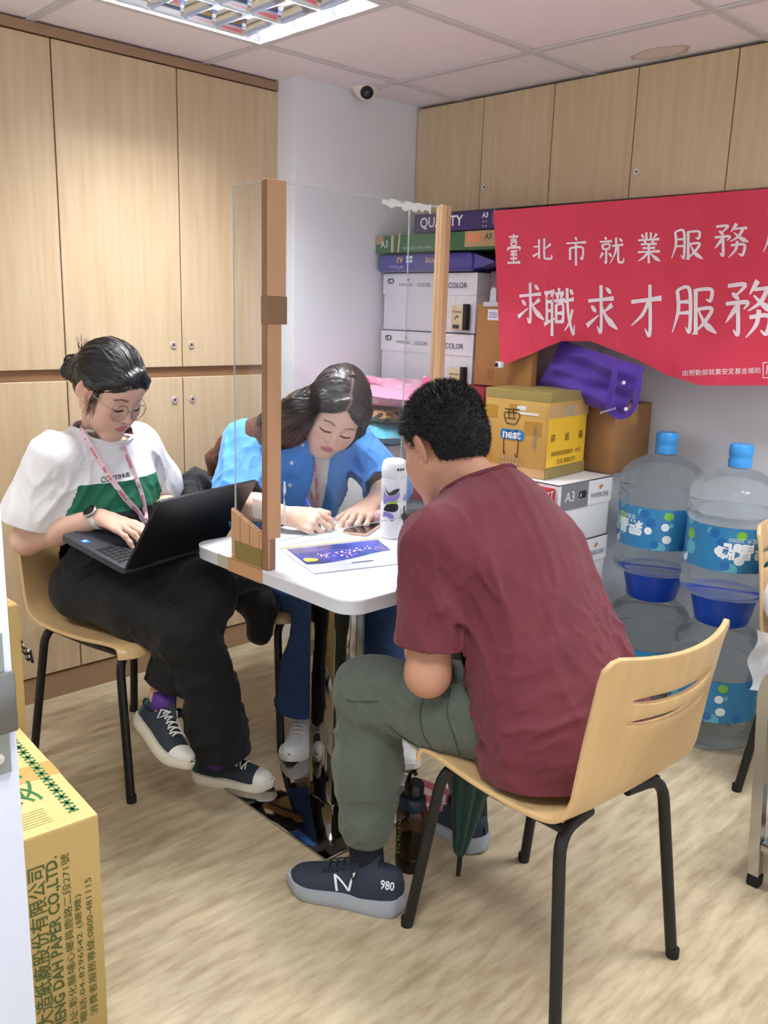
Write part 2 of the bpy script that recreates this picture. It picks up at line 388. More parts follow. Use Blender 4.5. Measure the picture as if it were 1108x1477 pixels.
def blobpoly(name, pts, fn, m, parent, n=6, world=False, cut=None):
    P = crom(list(pts)+[pts[0]], n)[:-1]
    b = B(); b.bm.faces.new([b.bm.verts.new((p[0], p[1], 0)) for p in P]); bmesh.ops.triangulate(b.bm, faces=b.bm.faces)
    if cut:
        lo, hi = min(p[0] for p in P), max(p[0] for p in P); k = lo+cut
        while k < hi:
            bmesh.ops.bisect_plane(b.bm, geom=b.bm.verts[:]+b.bm.edges[:]+b.bm.faces[:], plane_co=(k, 0, 0), plane_no=(1, 0, 0)); k += cut
    for v in b.bm.verts: v.co = Vector(fn(v.co.x, v.co.y))
    return b.build(name, m, parent, smooth=0, normals=False, world=world)

# ================================================================== table with clear screen
TZ = .74; TX0, TX1, TY0, TY1 = -1.907, -1.293, 1.16, 1.762
t = thing('cafe_table', 'square white laminate table on a mirror steel pedestal', 'table', (-1.69, 1.475, 0))
white_l = mat('white_laminate', C(228, 231, 238), .3, coat=.1)
rr = rrect(TX0, TY0, TX1, TY1, .05)
B().prism(rr, lambda x, y: (x, y, TZ-.004), lambda x, y: (x, y, TZ)).build('tabletop', white_l, t, world=True)
rr2 = rrect(TX0+.001, TY0+.001, TX1-.001, TY1-.001, .05)
B().prism(rr2, lambda x, y: (x, y, TZ-.032), lambda x, y: (x, y, TZ-.004)).build('edge_band', mat('grey_edge', C(196, 198, 204), .4), t, world=True)
B().box((-1.74, 1.42, .008), (-1.64, 1.53, TZ-.04)).bevel(.004).build('column', CHROME, t, world=True)
B().box((-1.83, 1.33, TZ-.042), (-1.55, 1.62, TZ-.032)).build('mounting_plate', BLACKM, t, smooth=0, world=True)
B().box((-1.915, 1.255, 0), (-1.465, 1.695, .008)).bevel(.003).build('base_plate', CHROME, t, world=True)

def glassmat(name, tint, g=.05, rough=.0):
    m = bpy.data.materials.new(name); m.use_nodes = True; N = m.node_tree.nodes; L = m.node_tree.links; N.remove(N['Principled BSDF'])
    tr = N.new('ShaderNodeBsdfTransparent'); tr.inputs[0].default_value = tint
    gl = N.new('ShaderNodeBsdfGlossy'); gl.inputs['Roughness'].default_value = rough; gl.inputs[0].default_value = (.9, .95, 1, 1)
    fr = N.new('ShaderNodeLayerWeight'); fr.inputs[0].default_value = .5; pw = N.new('ShaderNodeMath'); pw.operation = 'POWER'; pw.inputs[1].default_value = 5; L.new(fr.outputs['Facing'], pw.inputs[0])
    ma = N.new('ShaderNodeMath'); ma.operation = 'MULTIPLY_ADD'; ma.inputs[1].default_value = .5; ma.inputs[2].default_value = g*.5; L.new(pw.outputs[0], ma.inputs[0])
    mx = N.new('ShaderNodeMixShader'); L.new(ma.outputs[0], mx.inputs[0]); L.new(tr.outputs[0], mx.inputs[1]); L.new(gl.outputs[0], mx.inputs[2])
    L.new(mx.outputs[0], N['Material Output'].inputs[0]); return m
ACR = glassmat('acrylic', (.955, .965, .968, 1)); ACRE = mat('acrylic_edge', C(196, 206, 206), .15, alpha=.55)
SX, SY0, SY1, SZ = -1.591, 1.180, 1.717, 1.596
s = thing('table_screen', 'clear acrylic table screen with taped cardboard corner posts', 'screen', (SX, 1.45, TZ))
pn = B().box((SX-.0015, SY0+.018, .805), (SX+.0015, SY1-.012, SZ)).build('sheet', ACR, s, smooth=0, world=True)
e_ = B()
for a, b_ in (((SX-.0012, SY0+.018, .8045), (SX+.0012, SY1-.012, .8065)), ((SX-.0012, SY0+.018, SZ-.0012), (SX+.0012, SY1-.012, SZ+.0006))): e_.box(a, b_)
e_.build('sheet_edge', ACRE, pn, smooth=0, world=True)
for y, x0, nm in ((SY0, -1.735, 'near'), (SY1, -1.712, 'far')):
    w_ = B().box((x0, y-.0015, TZ+.001), (SX-.014, y+.0015, SZ+.002)).build('wing', ACR, s, smooth=0, world=True)
    e_ = B().box((x0-.001, y-.0018, TZ+.001), (x0+.0012, y+.0018, SZ+.002)).box((x0, y-.0014, SZ+.0014), (SX-.014, y+.0014, SZ+.003))
    e_.build('wing_edge', ACRE, w_, smooth=0, world=True)
cardA = mat('post_tape_light', C(196, 152, 116), .4, var=.1, vscale=12, vstretch=(1, 1, .3)); cardB = mat('post_tape_dark', C(146, 108, 80), .4, var=.12, vscale=9)
# near post: folded cardboard angle in brown tape, the outer flap in two lengths
b = B().box((SX-.016, SY0-.016, TZ), (SX+.002, SY0+.012, SZ+.004)).bevel(.002).build('post', cardB, s, world=True)
B().box((SX+.002, SY0-.014, .815), (SX+.0075, SY0+.022, 1.335)).bevel(.001, 1).build('flap', cardA, b, world=True)
B().box((SX+.002, SY0-.015, 1.325), (SX+.010, SY0+.032, SZ+.004)).bevel(.001, 1).build('flap', cardA, b, world=True)
B().box((SX-.0165, SY0-.0172, 1.30), (SX+.011, SY0+.0345, 1.36)).bevel(.001, 1).build('tape_band', mat('tape_band', C(134, 100, 72), .35), b, world=True)
b = B().box((SX-.014, SY1-.012, TZ), (SX+.002, SY1+.014, SZ+.004)).bevel(.002).build('post', cardA, s, world=True)
B().box((SX+.002, SY1-.014, TZ), (SX+.009, SY1+.003, SZ+.004)).bevel(.001, 1).build('flap', mat('post_tape_pale', C(220, 180, 134), .4, var=.1, vscale=12, vstretch=(1, 1, .3)), b, world=True)
B().box((SX+.002, SY1+.004, TZ), (SX+.008, SY1+.022, SZ+.003)).bevel(.001, 1).build('flap', cardA, b, world=True)
# foot of the near wing: four upright cardboard slats with a sloping top
ft = B().prism([(-1.738, 0), (-1.585, 0), (-1.585, .075), (-1.738, .122)], lambda x, z: (x, SY0-.007, TZ+.0005+z), lambda x, z: (x, SY0-.002, TZ+.0005+z)).build('wing_foot', cardB, s, world=True)
for k in range(4):
    xa = -1.7375+.0385*k; xb = xa+.0355; za = lambda x: .122-.047*(x+1.738)/.153
    B().prism([(xa, .001), (xb, .001), (xb, za(xb)-.002), (xa, za(xa)-.002)], lambda x, z: (x, SY0-.011, TZ+.0005+z), lambda x, z: (x, SY0-.007, TZ+.0005+z)).build('slat', cardA, ft, smooth=0, world=True)
B().box((-1.722, SY0-.0125, TZ+.001), (-1.612, SY0-.0108, TZ+.045)).build('tape', OLIVE, s, smooth=0, world=True)
B().box((-1.738, TY0-.0015, TZ-.0325), (-1.60, TY0+.0, TZ+.001)).box((-1.738, TY0-.0015, TZ), (-1.60, SY0-.010, TZ+.0012)).build('tape', TAPEK, s, smooth=0, world=True)
B().box((-1.785, TY0-.0012, TZ-.031), (-1.739, TY0, TZ+.0006)).build('tape', mat('clear_tape', C(205, 196, 170), .3, alpha=.5), s, smooth=0, world=True)
random.seed(4)
tornm = mat('torn_tape', C(228, 230, 232), .6, alpha=.8)
for (y0, z0, dy, dz, n_) in ((1.50, SZ-.012, .0105, 0, 16), (SY0+.026, .84, 0, .012, 9)):    # torn white tape left along the top of the far end and beside the near post
    top_, bot_ = [], []
    for k in range(n_+1):
        if dy: top_.append((y0+dy*k, z0+.006+random.random()*.008)); bot_.append((y0+dy*k, z0-random.random()*.012))
        else: top_.append((y0+random.random()*.004, z0+dz*k)); bot_.append((y0+.002+random.random()*.010, z0+dz*k))
    B().prism(top_+bot_[::-1], lambda y, z: (SX+.0095 if not dy else SX+.0016, y, z), lambda y, z: (SX+.0105 if not dy else SX+.0028, y, z)).build('torn_tape', tornm, s, smooth=0, world=True)
p = at(374, 734, 1, SY0)
B().box((p[0]-.022, SY0-.003, p[2]-.022), (p[0]+.02, SY0-.0017, p[2]+.022)).build('sticker', mat('pale_sticker', C(200, 200, 196), .5, alpha=.45), s, smooth=0, world=True)

# ------------------------------------------------------------------ things on the table
def quad_fn(c):
    c = [Vector(p) for p in c]
    return lambda u, v, dz=0: tuple((c[0]*(1-u)+c[1]*u)*(1-v)+(c[3]*(1-u)+c[2]*u)*v+Vector((0, 0, dz)))
def tp(px, py, z=TZ+.001): return at(px, py, 2, z)
fq = quad_fn([tp(453, 828), tp(590, 812), tp(545, 776), tp(401, 791)])       # near-left, near-right, far-right, far-left
fl = thing('flyer', 'printed flyer with a dark blue night picture in a clear sleeve', 'flyer', tp(495, 803))
B().prism([(0, 0), (1, 0), (1, 1), (0, 1)], lambda u, v: fq(u, v, .0002), lambda u, v: fq(u, v, .002)).build('sleeve', mat('sleeve', C(222, 226, 236), .15, coat=.5), fl, smooth=0, world=True)
pm = mat('flyer_picture', C(52, 56, 110), .25, var=.5, vscale=14, vstretch=(1, 1, 1), col2=C(84, 92, 190), coat=.4)
b = B(); b.bm.faces.new([b.bm.verts.new(fq(u, v, .0028)) for u, v in [(.04, .30), (.2, .27), (.4, .30), (.6, .36), (.8, .44), (.97, .47), (.97, .9), (.05, .9)]]); pc = b.build('picture', pm, fl, smooth=0, normals=False, world=True)
random.seed(7); cols = [ink(240, 225, 210), ink(226, 150, 120), ink(196, 150, 210), ink(120, 130, 230)]
lists = [[] for _ in cols]
for k in range(70):
    u = .22+.7*random.random(); v = .52+.14*random.gauss(0, 1)*.5+.1*(u-.4); h_ = random.uniform(.01, .05); lists[random.randrange(4)].append(([(u, v), (u+.006, v+h_)], [random.uniform(.006, .02)]*2))
for c_, l_ in zip(cols, lists): strokes('print', l_, lambda u, v: fq(u, v, .0034), c_, pc, world=True)
blobpoly('print', [(.07, .36), (.17, .36), (.19, .44), (.1, .5), (.06, .44)], lambda u, v: fq(u, v, .0036), ink(206, 178, 70), pc, world=True)
strokes('lettering', [([(.46+.022*k, .17), (.474+.022*k, .185)], [.03, .03]) for k in range(10)], lambda u, v: fq(u, v, .0034), ink(120, 110, 130), fl, world=True)
strokes('sleeve_edge', [([(0, .96), (1, .96)], [.05, .05])], lambda u, v: fq(u, v, .0034), ink(212, 188, 138), fl, world=True)
pq = quad_fn([tp(417, 785), tp(505, 772), tp(470, 752), tp(394, 769)])
pp = thing('form_sheet', 'white paper form lying under the writing hand', 'paper', tp(450, 770))
B().prism([(0, 0), (1, 0), (1, 1), (0, 1)], lambda u, v: pq(u, v, .0), lambda u, v: pq(u, v, .0012)).build('sheet', mat('form_paper', C(218, 230, 232), .6), pp, smooth=0, world=True)
strokes('lettering', [([(.08, .12+.13*k), (.55+.35*random.random(), .12+.13*k)], [.018, .018]) for k in range(6)], lambda u, v: pq(u, v, .0016), ink(150, 165, 175), pp, world=True)
# white tumbler with purple and black shapes
c = tp(566, 774, TZ); c = (c[0], c[1], TZ)
tb = thing('tumbler', 'slim white tumbler with purple and black leaf shapes on the table', 'bottle', c)
tw = mat('tumbler_white', C(232, 230, 232), .3, coat=.3)
R_ = .0345
B().lathe([(0, 0), (.031, 0), (R_, .004), (R_, .100), (R_-.002, .104), (R_, .108), (R_, .158), (.033, .166)], 36, cap=False).build('flask', tw, tb)
ld_ = B().lathe([(.0335, .166), (.0345, .17), (.0345, .192), (.0335, .194), (.033, .2), (.030, .208), (.022, .214), (0, .2155)], 36, cap=False).build('lid', tw, tb)
def cyl(r, a0, zz): return lambda u, v: ((r)*math.cos(a0+u/r), (r)*math.sin(a0+u/r), zz+v)
A0 = math.atan2(-c[1], -c[0])    # towards the camera
f = cyl(R_+.0006, A0, 0)
PU, BK, GR = ink(150, 128, 200), ink(28, 26, 30), ink(160, 205, 70)
blobpoly('print', [(-.028, .146), (-.018, .132), (-.012, .128), (0, .136), (.012, .140), (.016, .136), (.008, .126), (-.006, .120), (-.016, .122), (-.022, .132)], f, BK, tb, cut=.006)
blobpoly('print', [(-.030, .136), (-.022, .122), (-.008, .118), (.008, .124), (.016, .130), (.016, .116), (.006, .108), (-.012, .104), (-.030, .096)], f, PU, tb, cut=.006)
blobpoly('print', [(-.024, .094), (-.006, .104), (.012, .106), (.008, .100), (-.006, .098)], cyl(R_+.0009, A0, 0), GR, tb, cut=.006)
blobpoly('print', [(-.030, .078), (-.022, .092), (-.006, .099), (.010, .098), (.014, .086), (.006, .077), (-.012, .076)], f, BK, tb, cut=.006)
blobpoly('print', [(-.030, .074), (-.016, .075), (0, .068), (.004, .056), (-.004, .050), (-.010, .058), (-.020, .062), (-.030, .060)], f, PU, tb, cut=.006)
blobpoly('print', [(.028, .11), (.036, .122), (.042, .116), (.036, .102)], f, PU, tb, cut=.006)
blobpoly('print', [(.028, .066), (.032, .09), (.04, .086), (.036, .068)], f, BK, tb, cut=.006)
letter('lettering', 'STARBUCKS', BK, tb, (0, 0, 0), (1, 0, 0), (0, 0, 1), height=.0045, fn=lambda x, y: cyl(R_+.0007, A0, .068)(.021-y, x*1.0))
for k in range(3): blobpoly('print', [(.006+.008*k, .196), (.009+.008*k, .2), (.013+.008*k, .198), (.011+.008*k, .192)], lambda u, v: cyl(.0355, A0, 0)(u, v-.006), BK, ld_, cut=.006)
# phone and pink pouch beside the left hand
c = tp(523, 764, TZ)
ph = thing('phone', 'dark phone in a pale case lying beside the tumbler', 'phone', c, math.radians(28))
B().prism(rrect(-.037, -.072, .037, .072, .009), lambda x, y: (x, y, .001), lambda x, y: (x, y, .008)).build('case', mat('phone_case', C(206, 170, 150), .4), ph)
B().prism(rrect(-.034, -.069, .034, .069, .008), lambda x, y: (x, y, .008), lambda x, y: (x, y, .0088)).build('screen', mat('phone_glass', C(20, 20, 24), .06), ph)

# black lidded cup beyond the man's shoulder
c = at(600, 790, 2, TZ)
cu = thing('travel_cup', 'black lidded travel cup beside the man in the maroon shirt', 'cup', (c[0], c[1], TZ))
B().lathe([(0, 0), (.03, 0), (.032, .003), (.037, .075)], 28, cap=False).build('cup', mat('black_gloss', C(28, 27, 28), .3), cu)
B().lathe([(.037, .075), (.041, .077), (.041, .085), (.036, .094), (.02, .098), (0, .098)], 28, cap=False).build('lid', mat('black_satin', C(44, 42, 42), .35), cu)

# ================================================================== bent plywood chairs
def make_chair(lab, loc, rz, group='bent plywood chairs'):
    t = thing('plywood_chair', lab, 'chair', loc, rz, group)
    NU = 28
    seat = crom([(.212, .412), (.205, .427), (.185, .437), (.13, .438), (.03, .430), (-.07, .430), (-.14, .436), (-.178, .449), (-.200, .470)], 4)
    pz = [.470, .50, .56, .62, .66, .70, .735, .76, .775]; py_ = [-.200, -.212, -.220, -.228, -.234, -.240, -.246, -.250, -.252]
    sl = (.648, .692); back = [.485, .505, .53, .56, .59, .615, ('a', 0), ('b', 0), .670, ('a', 1), ('b', 1), .715, .735, .755, .768, .775]
    def hw(X): return max(.0022, .0085*max(0, 1-(abs(X+.03)/.60)**4)**.5)
    b = B(); V = []; flags = []
    for (y, z) in seat:
        row = []
        for i in range(NU+1):
            X = 2*i/NU-1; bl = min(max((z-.445)/.025, 0), 1) if y < -.1 else 0
            row.append(b.bm.verts.new((X*.2, y-bl*.006*(1-X*X), z-(1-bl)*.012*(1-abs(X)**2.2)*min(1, max(0, (.20-y)/.1)))))
        V.append(row); flags.append(None)
    for r in back:
        row = []
        for i in range(NU+1):
            X = 2*i/NU-1
            zz = r if not isinstance(r, tuple) else sl[r[1]]+(-hw(X) if r[0] == 'a' else hw(X))
            y = float(np.interp(zz, pz, py_))-.045*(1-X*X)*min(1, max(.13, (zz-.455)/.2)); q = min(max((zz-.5)/.1, 0), 1)
            row.append(b.bm.verts.new((X*.198, y, zz+.014*X*X*q)))
        V.append(row); flags.append(r)
    for j in range(len(V)-1):
        slot = isinstance(flags[j], tuple) and flags[j][0] == 'a'
        for i in range(NU):
            if slot and abs(2*(i+.5)/NU-1+.03) < .58: continue
            b.bm.faces.new((V[j][i], V[j][i+1], V[j+1][i+1], V[j+1][i]))
    # rounded top and front corners
    for v in b.bm.verts:
        if v.co.z > .74 and abs(v.co.x) > .165:
            k = (abs(v.co.x)-.165)/.035; v.co.z -= .02*k*k*max(0, (v.co.z-.74)/.035)
        if v.co.y > .16 and abs(v.co.x) > .15:
            k = (abs(v.co.x)-.15)/.05; v.co.y -= .03*k*k*max(0, (v.co.y-.16)/.05)
    sh = b.build('seat_shell', PLY, t, smooth=50, normals=False)
    m = sh.modifiers.new('thick', 'SOLIDIFY'); m.thickness = .010; m.offset = -1
    m = sh.modifiers.new('round', 'BEVEL'); m.width = .0018; m.segments = 2; m.limit_method = 'ANGLE'; m.angle_limit = math.radians(50)
    for sx in (-1, 1):
        B().tube(bend([(sx*.06, -.15, .412), (sx*.165, -.165, .412), (sx*.195, -.215, .0)], .05), .0125, 12).build('leg', BLACKM, t)
        B().tube(bend([(sx*.06, .13, .402), (sx*.165, .145, .402), (sx*.195, .205, .0)], .05), .0125, 12).build('leg', BLACKM, t)
        B().tube([(sx*.15, -.163, .411), (sx*.155, 0, .405), (sx*.15, .143, .402)], .0095, 10).build('side_rail', BLACKM, t)
        for y, z in ((-.2175, .002), (.2075, .002)):
            B().lathe([(.0, -.002), (.0138, -.002), (.0138, .018), (0, .018)], 14, (sx*.195, y*.997, .002), cap=False).build('foot_cap', mat('rubber', C(14, 14, 15), .7), t)
    return t
def rotz(fx, fy): return math.atan2(-fx, fy)
ch = make_chair('plywood chair the man in the maroon shirt sits on', (-.952, 1.425, 0), rotz(-1, .07))
dup(ch, (-2.272, 1.168, 0), rotz(.97, .24), 'plywood chair the woman with the laptop sits on')
dup(ch, (-2.19, 1.705, 0), rotz(1, 0), 'plywood chair the woman in the blue shirt sits on')
dup(ch, (-.728, 2.58, 0), rotz(1, .03), 'empty plywood chair with a white plastic bag beside the water bottles')

# ================================================================== cartons
def carton(name, lab, cat, x0, y0, z0, w, d, h, body, rz=0, lid=None, lidmat=None, group=None, tape=None, flaps=True):
    """origin at the middle of the bottom; front face is local -Y"""
    t = thing(name, lab, cat, (x0+w/2, y0+d/2, z0), rz, group)
    top = h if not lid else h-.004
    B().box((-w/2, -d/2, .001), (w/2, d/2, top-.001)).bevel(.0025, 2).build('body', body, t)
    if lid:
        l = B(); e = .0035
        for a, c_ in (((-w/2-e, -d/2-e, h-lid), (w/2+e, -d/2, h)), ((-w/2-e, d/2, h-lid), (w/2+e, d/2+e, h)), ((-w/2-e, -d/2, h-lid), (-w/2, d/2, h)), ((w/2, -d/2, h-lid), (w/2+e, d/2, h)), ((-w/2-e, -d/2-e, h-.003), (w/2+e, d/2+e, h))): l.box(a, c_)
        l.build('lid', lidmat or body, t, smooth=0)
    elif flaps:
        for s_ in (-1, 1): B().box((-w/2+.003, s_*d/4-d/4+.002, h-.002), (w/2-.003, s_*d/4+d/4-.002, h-.0002)).build('flap', body, t, smooth=0)
    if tape:
        B().box((-w/2-.0008, -.024, h-.0015), (w/2+.0008, .024, h)).box((-w/2-.0008, -.024, h-.07), (-w/2, .024, h)).box((w/2, -.024, h-.07), (w/2+.0008, .024, h)).build('tape', tape, t, smooth=0)
    return t
FR = ((1, 0, 0), (0, 0, 1))
def fletter(t, s, m, x, z, d, height=None, width=None, bold=0, up=1, e=.0):
    return letter('lettering', s, m, t, (x, -d/2-e, z), (up, 0, 0), (0, 0, up), height, width, bold, off=.0012)
def patch(t, name, m, x0, x1, z0, z1, d, e=.0012):
    return B().box((x0, -d/2-e, z0), (x1, -d/2+.0005, z1)).build(name, m, t, smooth=0)
GREYK = ink(105, 106, 112)
def badge(t, x, z, d, e, s=.03):
    o = B().prism(rrect(x-s*.62, z-s*.34, x+s*.62, z+s*.34, s*.3), lambda a, c_: (a, -d/2-e, c_), lambda a, c_: (a, -d/2-e-.0006, c_)).build('emblem', ink(40, 40, 44), t, smooth=0)
    strokes('mark', [([(x-s*.36, z-s*.2), (x-s*.25, z+s*.2)], [s*.22, s*.04]), ([(x-s*.02, z+s*.1), (x+s*.4, z+s*.1)], [s*.16]*2), ([(x-s*.02, z-s*.1), (x+s*.4, z-s*.1)], [s*.16]*2)], lambda a, c_: (a, -d/2-e-.0012, c_), ink(235, 235, 238), o)
# tall stack by the pier
bw, bd, bh = .49, .31, .2225
flat = carton('flat_carton', 'flat brown carton on the floor under the tall white paper boxes', 'carton', -2.66, 2.53, 0, .49, .31, .15, KRAFT)
for k in range(6):
    z = .15+bh*k
    lab = {5: 'white paper box with grey lettering, topmost of the tall stack by the pier', 4: 'white paper box second from the top of the tall stack by the pier'}.get(k, 'white paper box %s from the floor in the tall stack by the pier' % ('first', 'second', 'third', 'fourth', '', '')[k])
    t = carton('paper_box', lab, 'box', -2.655, 2.53+(.004 if k % 2 else 0), z, bw, bd, bh, WBOX, lid=.082, group='white paper boxes')
    if k >= 3:
        zz = bh-.04; e = .0042
        badge(t, -bw/2+.04, zz+.008, bd, e)
        fletter(t, 'PAPERLINE', GREYK, -bw/2+.125, zz-.006, bd, width=.075, e=e); blobpoly('emblem', [(-bw/2+.13, zz+.014), (-bw/2+.14, zz+.018), (-bw/2+.15, zz+.014), (-bw/2+.14, zz+.007)], lambda u, v: (u, -bd/2-e-.001, v), ink(176, 146, 84), t)
        fletter(t, 'COLOR', GREYK, -bw/2+.225, zz-.006, bd, width=.07, bold=.01, e=e)
        fletter(t, 'COLOR', GREYK, bw/2-.09, zz-.008, bd, width=.095, bold=.02, e=e)
    strokes('seam', [([(bw/2-.1, .002), (bw/2-.1, bh-.083)], [.002, .002])], lambda u, v: (u, -bd/2-.0006, v), ink(190, 190, 196), t)
# on top of it
t = thing('ream_pack', 'blue plastic paper pack lying upside down on the top white paper box', 'paper pack', (-2.42, 2.665, 1.487), 0)
bl = mat('blue_wrap', C(62, 58, 140), .22, coat=.4, bump=.35, bscale=18)
B().box((-.25, -.165, 0), (.25, .145, .068)).bevel(.018, 4).build('wrap', bl, t)
B().prism([(.24, .004), (.34, .028), (.345, .034), (.24, .064)], lambda x, z: (x, -.15, z), lambda x, z: (x, .12, z)).build('torn_end', bl, t)
letter('lettering', 'A3', ink(230, 170, 110), t, (-.115, -.166, .044), (-1, 0, 0), (0, 0, -1), height=.022, bold=.02)
letter('lettering', 'All Purpose', ink(170, 170, 215), t, (-.135, -.166, .019), (-1, 0, 0), (0, 0, -1), width=.08)
letter('lettering', 'One', ink(226, 190, 130), t, (.06, -.166, .036), (-1, 0, 0), (0, 0, -1), height=.03)
for k in range(4): patch(t, 'print', ink(225, 225, 240), -.08+.018*(k % 2), -.066+.018*(k % 2), .034+.014*(k//2), .044+.014*(k//2), .332)
t = carton('copier_carton', 'long green recycled copier paper carton on the blue paper pack', 'carton', -2.684, 2.505, 1.5595, .63, .30, .067, mat('green_card', C(66, 110, 70), .5, var=.1), flaps=True)
patch(t, 'print', ink(176, 150, 108), -.315, -.27, .035, .066, .30); patch(t, 'print', ink(196, 176, 128), -.225, -.21, .002, .066, .30); patch(t, 'print', ink(176, 150, 108), .16, .314, .012, .066, .30)
blobpoly('print', [(-.187, .003), (-.18, .066), (-.172, .066), (-.179, .003)], lambda u, v: (u, -.152, v), ink(206, 192, 140), t)
fletter(t, 'A3', ink(225, 232, 222), -.262, .034, .30, height=.026, e=.001); fletter(t, 'RECYCLED COPIER PAPER', ink(196, 214, 190), -.08, .016, .30, width=.15, e=.001)
patch(t, 'print', ink(214, 140, 100), .17, .235, .026, .058, .30, .0018); fletter(t, 'A3', ink(60, 44, 30), .27, .046, .30, height=.02, e=.0015)
t = carton('purple_carton', 'purple paper carton lettered QUALITY under the wall cupboards', 'carton', -2.475, 2.51, 1.6285, .44, .29, .068, mat('purple_card', C(62, 46, 96), .5))
fletter(t, 'QUALITY', ink(236, 234, 240), -.08, .034, .29, width=.215, bold=.012); fletter(t, 'A3', ink(230, 230, 238), .132, .05, .29, height=.018, bold=.02); fletter(t, '▪ ▪\n▪ ▪', ink(200, 195, 220), .132, .02, .29, height=.02)
patch(t, 'print', ink(120, 108, 150), .165, .17, .018, .055, .29)
# boxes between the stack and the banner
t = carton('pink_carton', 'pale pinkish carton behind the brown board at the banner edge', 'carton', -2.16, 2.60, 1.12, .34, .24, .37, mat('pinkish_card', C(176, 150, 156), .6)); strokes('print', [([(-.05, .2), (-.03, .22), (-.045, .24)], [.006, .012, .003])], lambda u, v: (u, -.1215, v), ink(170, 70, 84), t)
carton('shelf_carton', 'brown carton carrying the pale pinkish carton', 'carton', -2.06, 2.70, .8125, .33, .15, .3075, KRAFT)
for z, h_, lab in ((1.262, .10, 'small cream sample carton beside the upper white paper box'), (1.036, .095, 'small cream sample carton beside the lower white paper box')):
    pass
for k, (z, lab) in enumerate(((1.275, 'small cream sample pack taped on the upper white paper box'), (1.045, 'small cream sample pack taped on the lower white paper box'))):
    t = thing('sample_pack', lab, 'box', (-2.215, 2.522, z), 0, 'small cream sample packs')
    B().box((-.045, -.016, 0), (.012, .004, .088)).bevel(.002).build('pack', mat('cream_card', C(206, 192, 156), .6), t); B().box((.0125, -.018, 0), (.03, .004, .095)).bevel(.001).build('spine', ink(34, 32, 32), t)
    letter('lettering', 'PAPERLINE', ink(90, 80, 60), t, (-.017, -.0165, .066), (1, 0, 0), (0, 0, 1), width=.045)
    strokes('print', [([(-.028, .036), (-.016, .05), (-.006, .044)], [.002, .006, .002]), ([(-.035, .012), (-.003, .012)], [.014, .014])], lambda u, v: (u, -.0172, v), ink(70, 62, 48), t)
# cardboard board with a big clip
t = thing('brown_board', 'upright brown cardboard folder held by a big white clip', 'board', (-2.0, 2.515, 1.083), 0)
B().box((-.125, -.02, 0), (.135, .012, .292)).bevel(.003).build('board', mat('brown_card', C(170, 122, 72), .75, var=.1, vscale=5), t)
cl = B().box((-.095, -.026, .278), (-.002, .018, .296)).bevel(.004).build('clip', mat('clip_grey', C(196, 200, 206), .35), t)
B().prism([(-.066, .29), (-.036, .29), (-.038, .335), (-.045, .345), (-.057, .345), (-.064, .335)], lambda x, z: (x, -.024, z), lambda x, z: (x, -.017, z)).build('clip_grip', MATS['clip_grey'], cl)
B().box((-.072, -.0225, .232), (.0, -.0205, .27)).build('note', ink(226, 228, 234), t, smooth=0)
strokes('lettering', [([(-.066, .258-.007*k), (-.03+.02*(k % 2), .257-.007*k)], [.003, .003]) for k in range(3)], lambda u, v: (u, -.0232, v), ink(110, 130, 180), t)
B().box((-.06, -.0212, .02), (-.03, -.0202, .06)).build('tape', ink(150, 104, 60), t, smooth=0)

# nearer pile in the corner: white cartons with wrapped parcels on top
for k, (z, h_, lab) in enumerate(((0, .29, 'white carton on the floor behind the woman in the blue shirt'), (.29, .29, 'white carton in the middle of the corner pile'), (.58, .27, 'white carton with a grey top edge under the wrapped parcels'))):
    t = carton('white_carton', lab, 'carton', -2.665, 2.12, z, .37, .36, h_, WBOX, group='white cartons in the corner pile')
    if k == 2: patch(t, 'print', ink(150, 152, 158), -.184, .0, h_-.05, h_-.004, .36); patch(t, 'print', ink(64, 62, 66), .0, .184, h_-.05, h_-.004, .36)
def pillow_mesh(w, d, h, seed, n=22, wr=.012, pinch=.25):
    rs = np.random.RandomState(seed); ph = rs.rand(6)*6
    def f(sgn):
        def g(u, v):
            x, y = 2*u-1, 2*v-1
            e = (1-abs(x)**3.2)*(1-abs(y)**3.2); e = max(e, 0)**.45
            z = sgn*h/2*e
            k = sum(math.sin(ph[i]+(3+2*i)*x*math.cos(i*1.3)+(4+1.7*i)*y*math.sin(1+i)) for i in range(4))/4
            return (x*w/2*(1+.04*math.sin(5*y+ph[1])), y*d/2*(1+.05*math.sin(6*x+ph[2])), z+wr*k*(.35+e)*(.6 if sgn < 0 else 1))
        return g
    b = B(); b.grid(f(1), n, n); b.grid(lambda u, v: f(-1)(1-u, v), n, n); bmesh.ops.remove_doubles(b.bm, verts=b.bm.verts, dist=.0005); return b
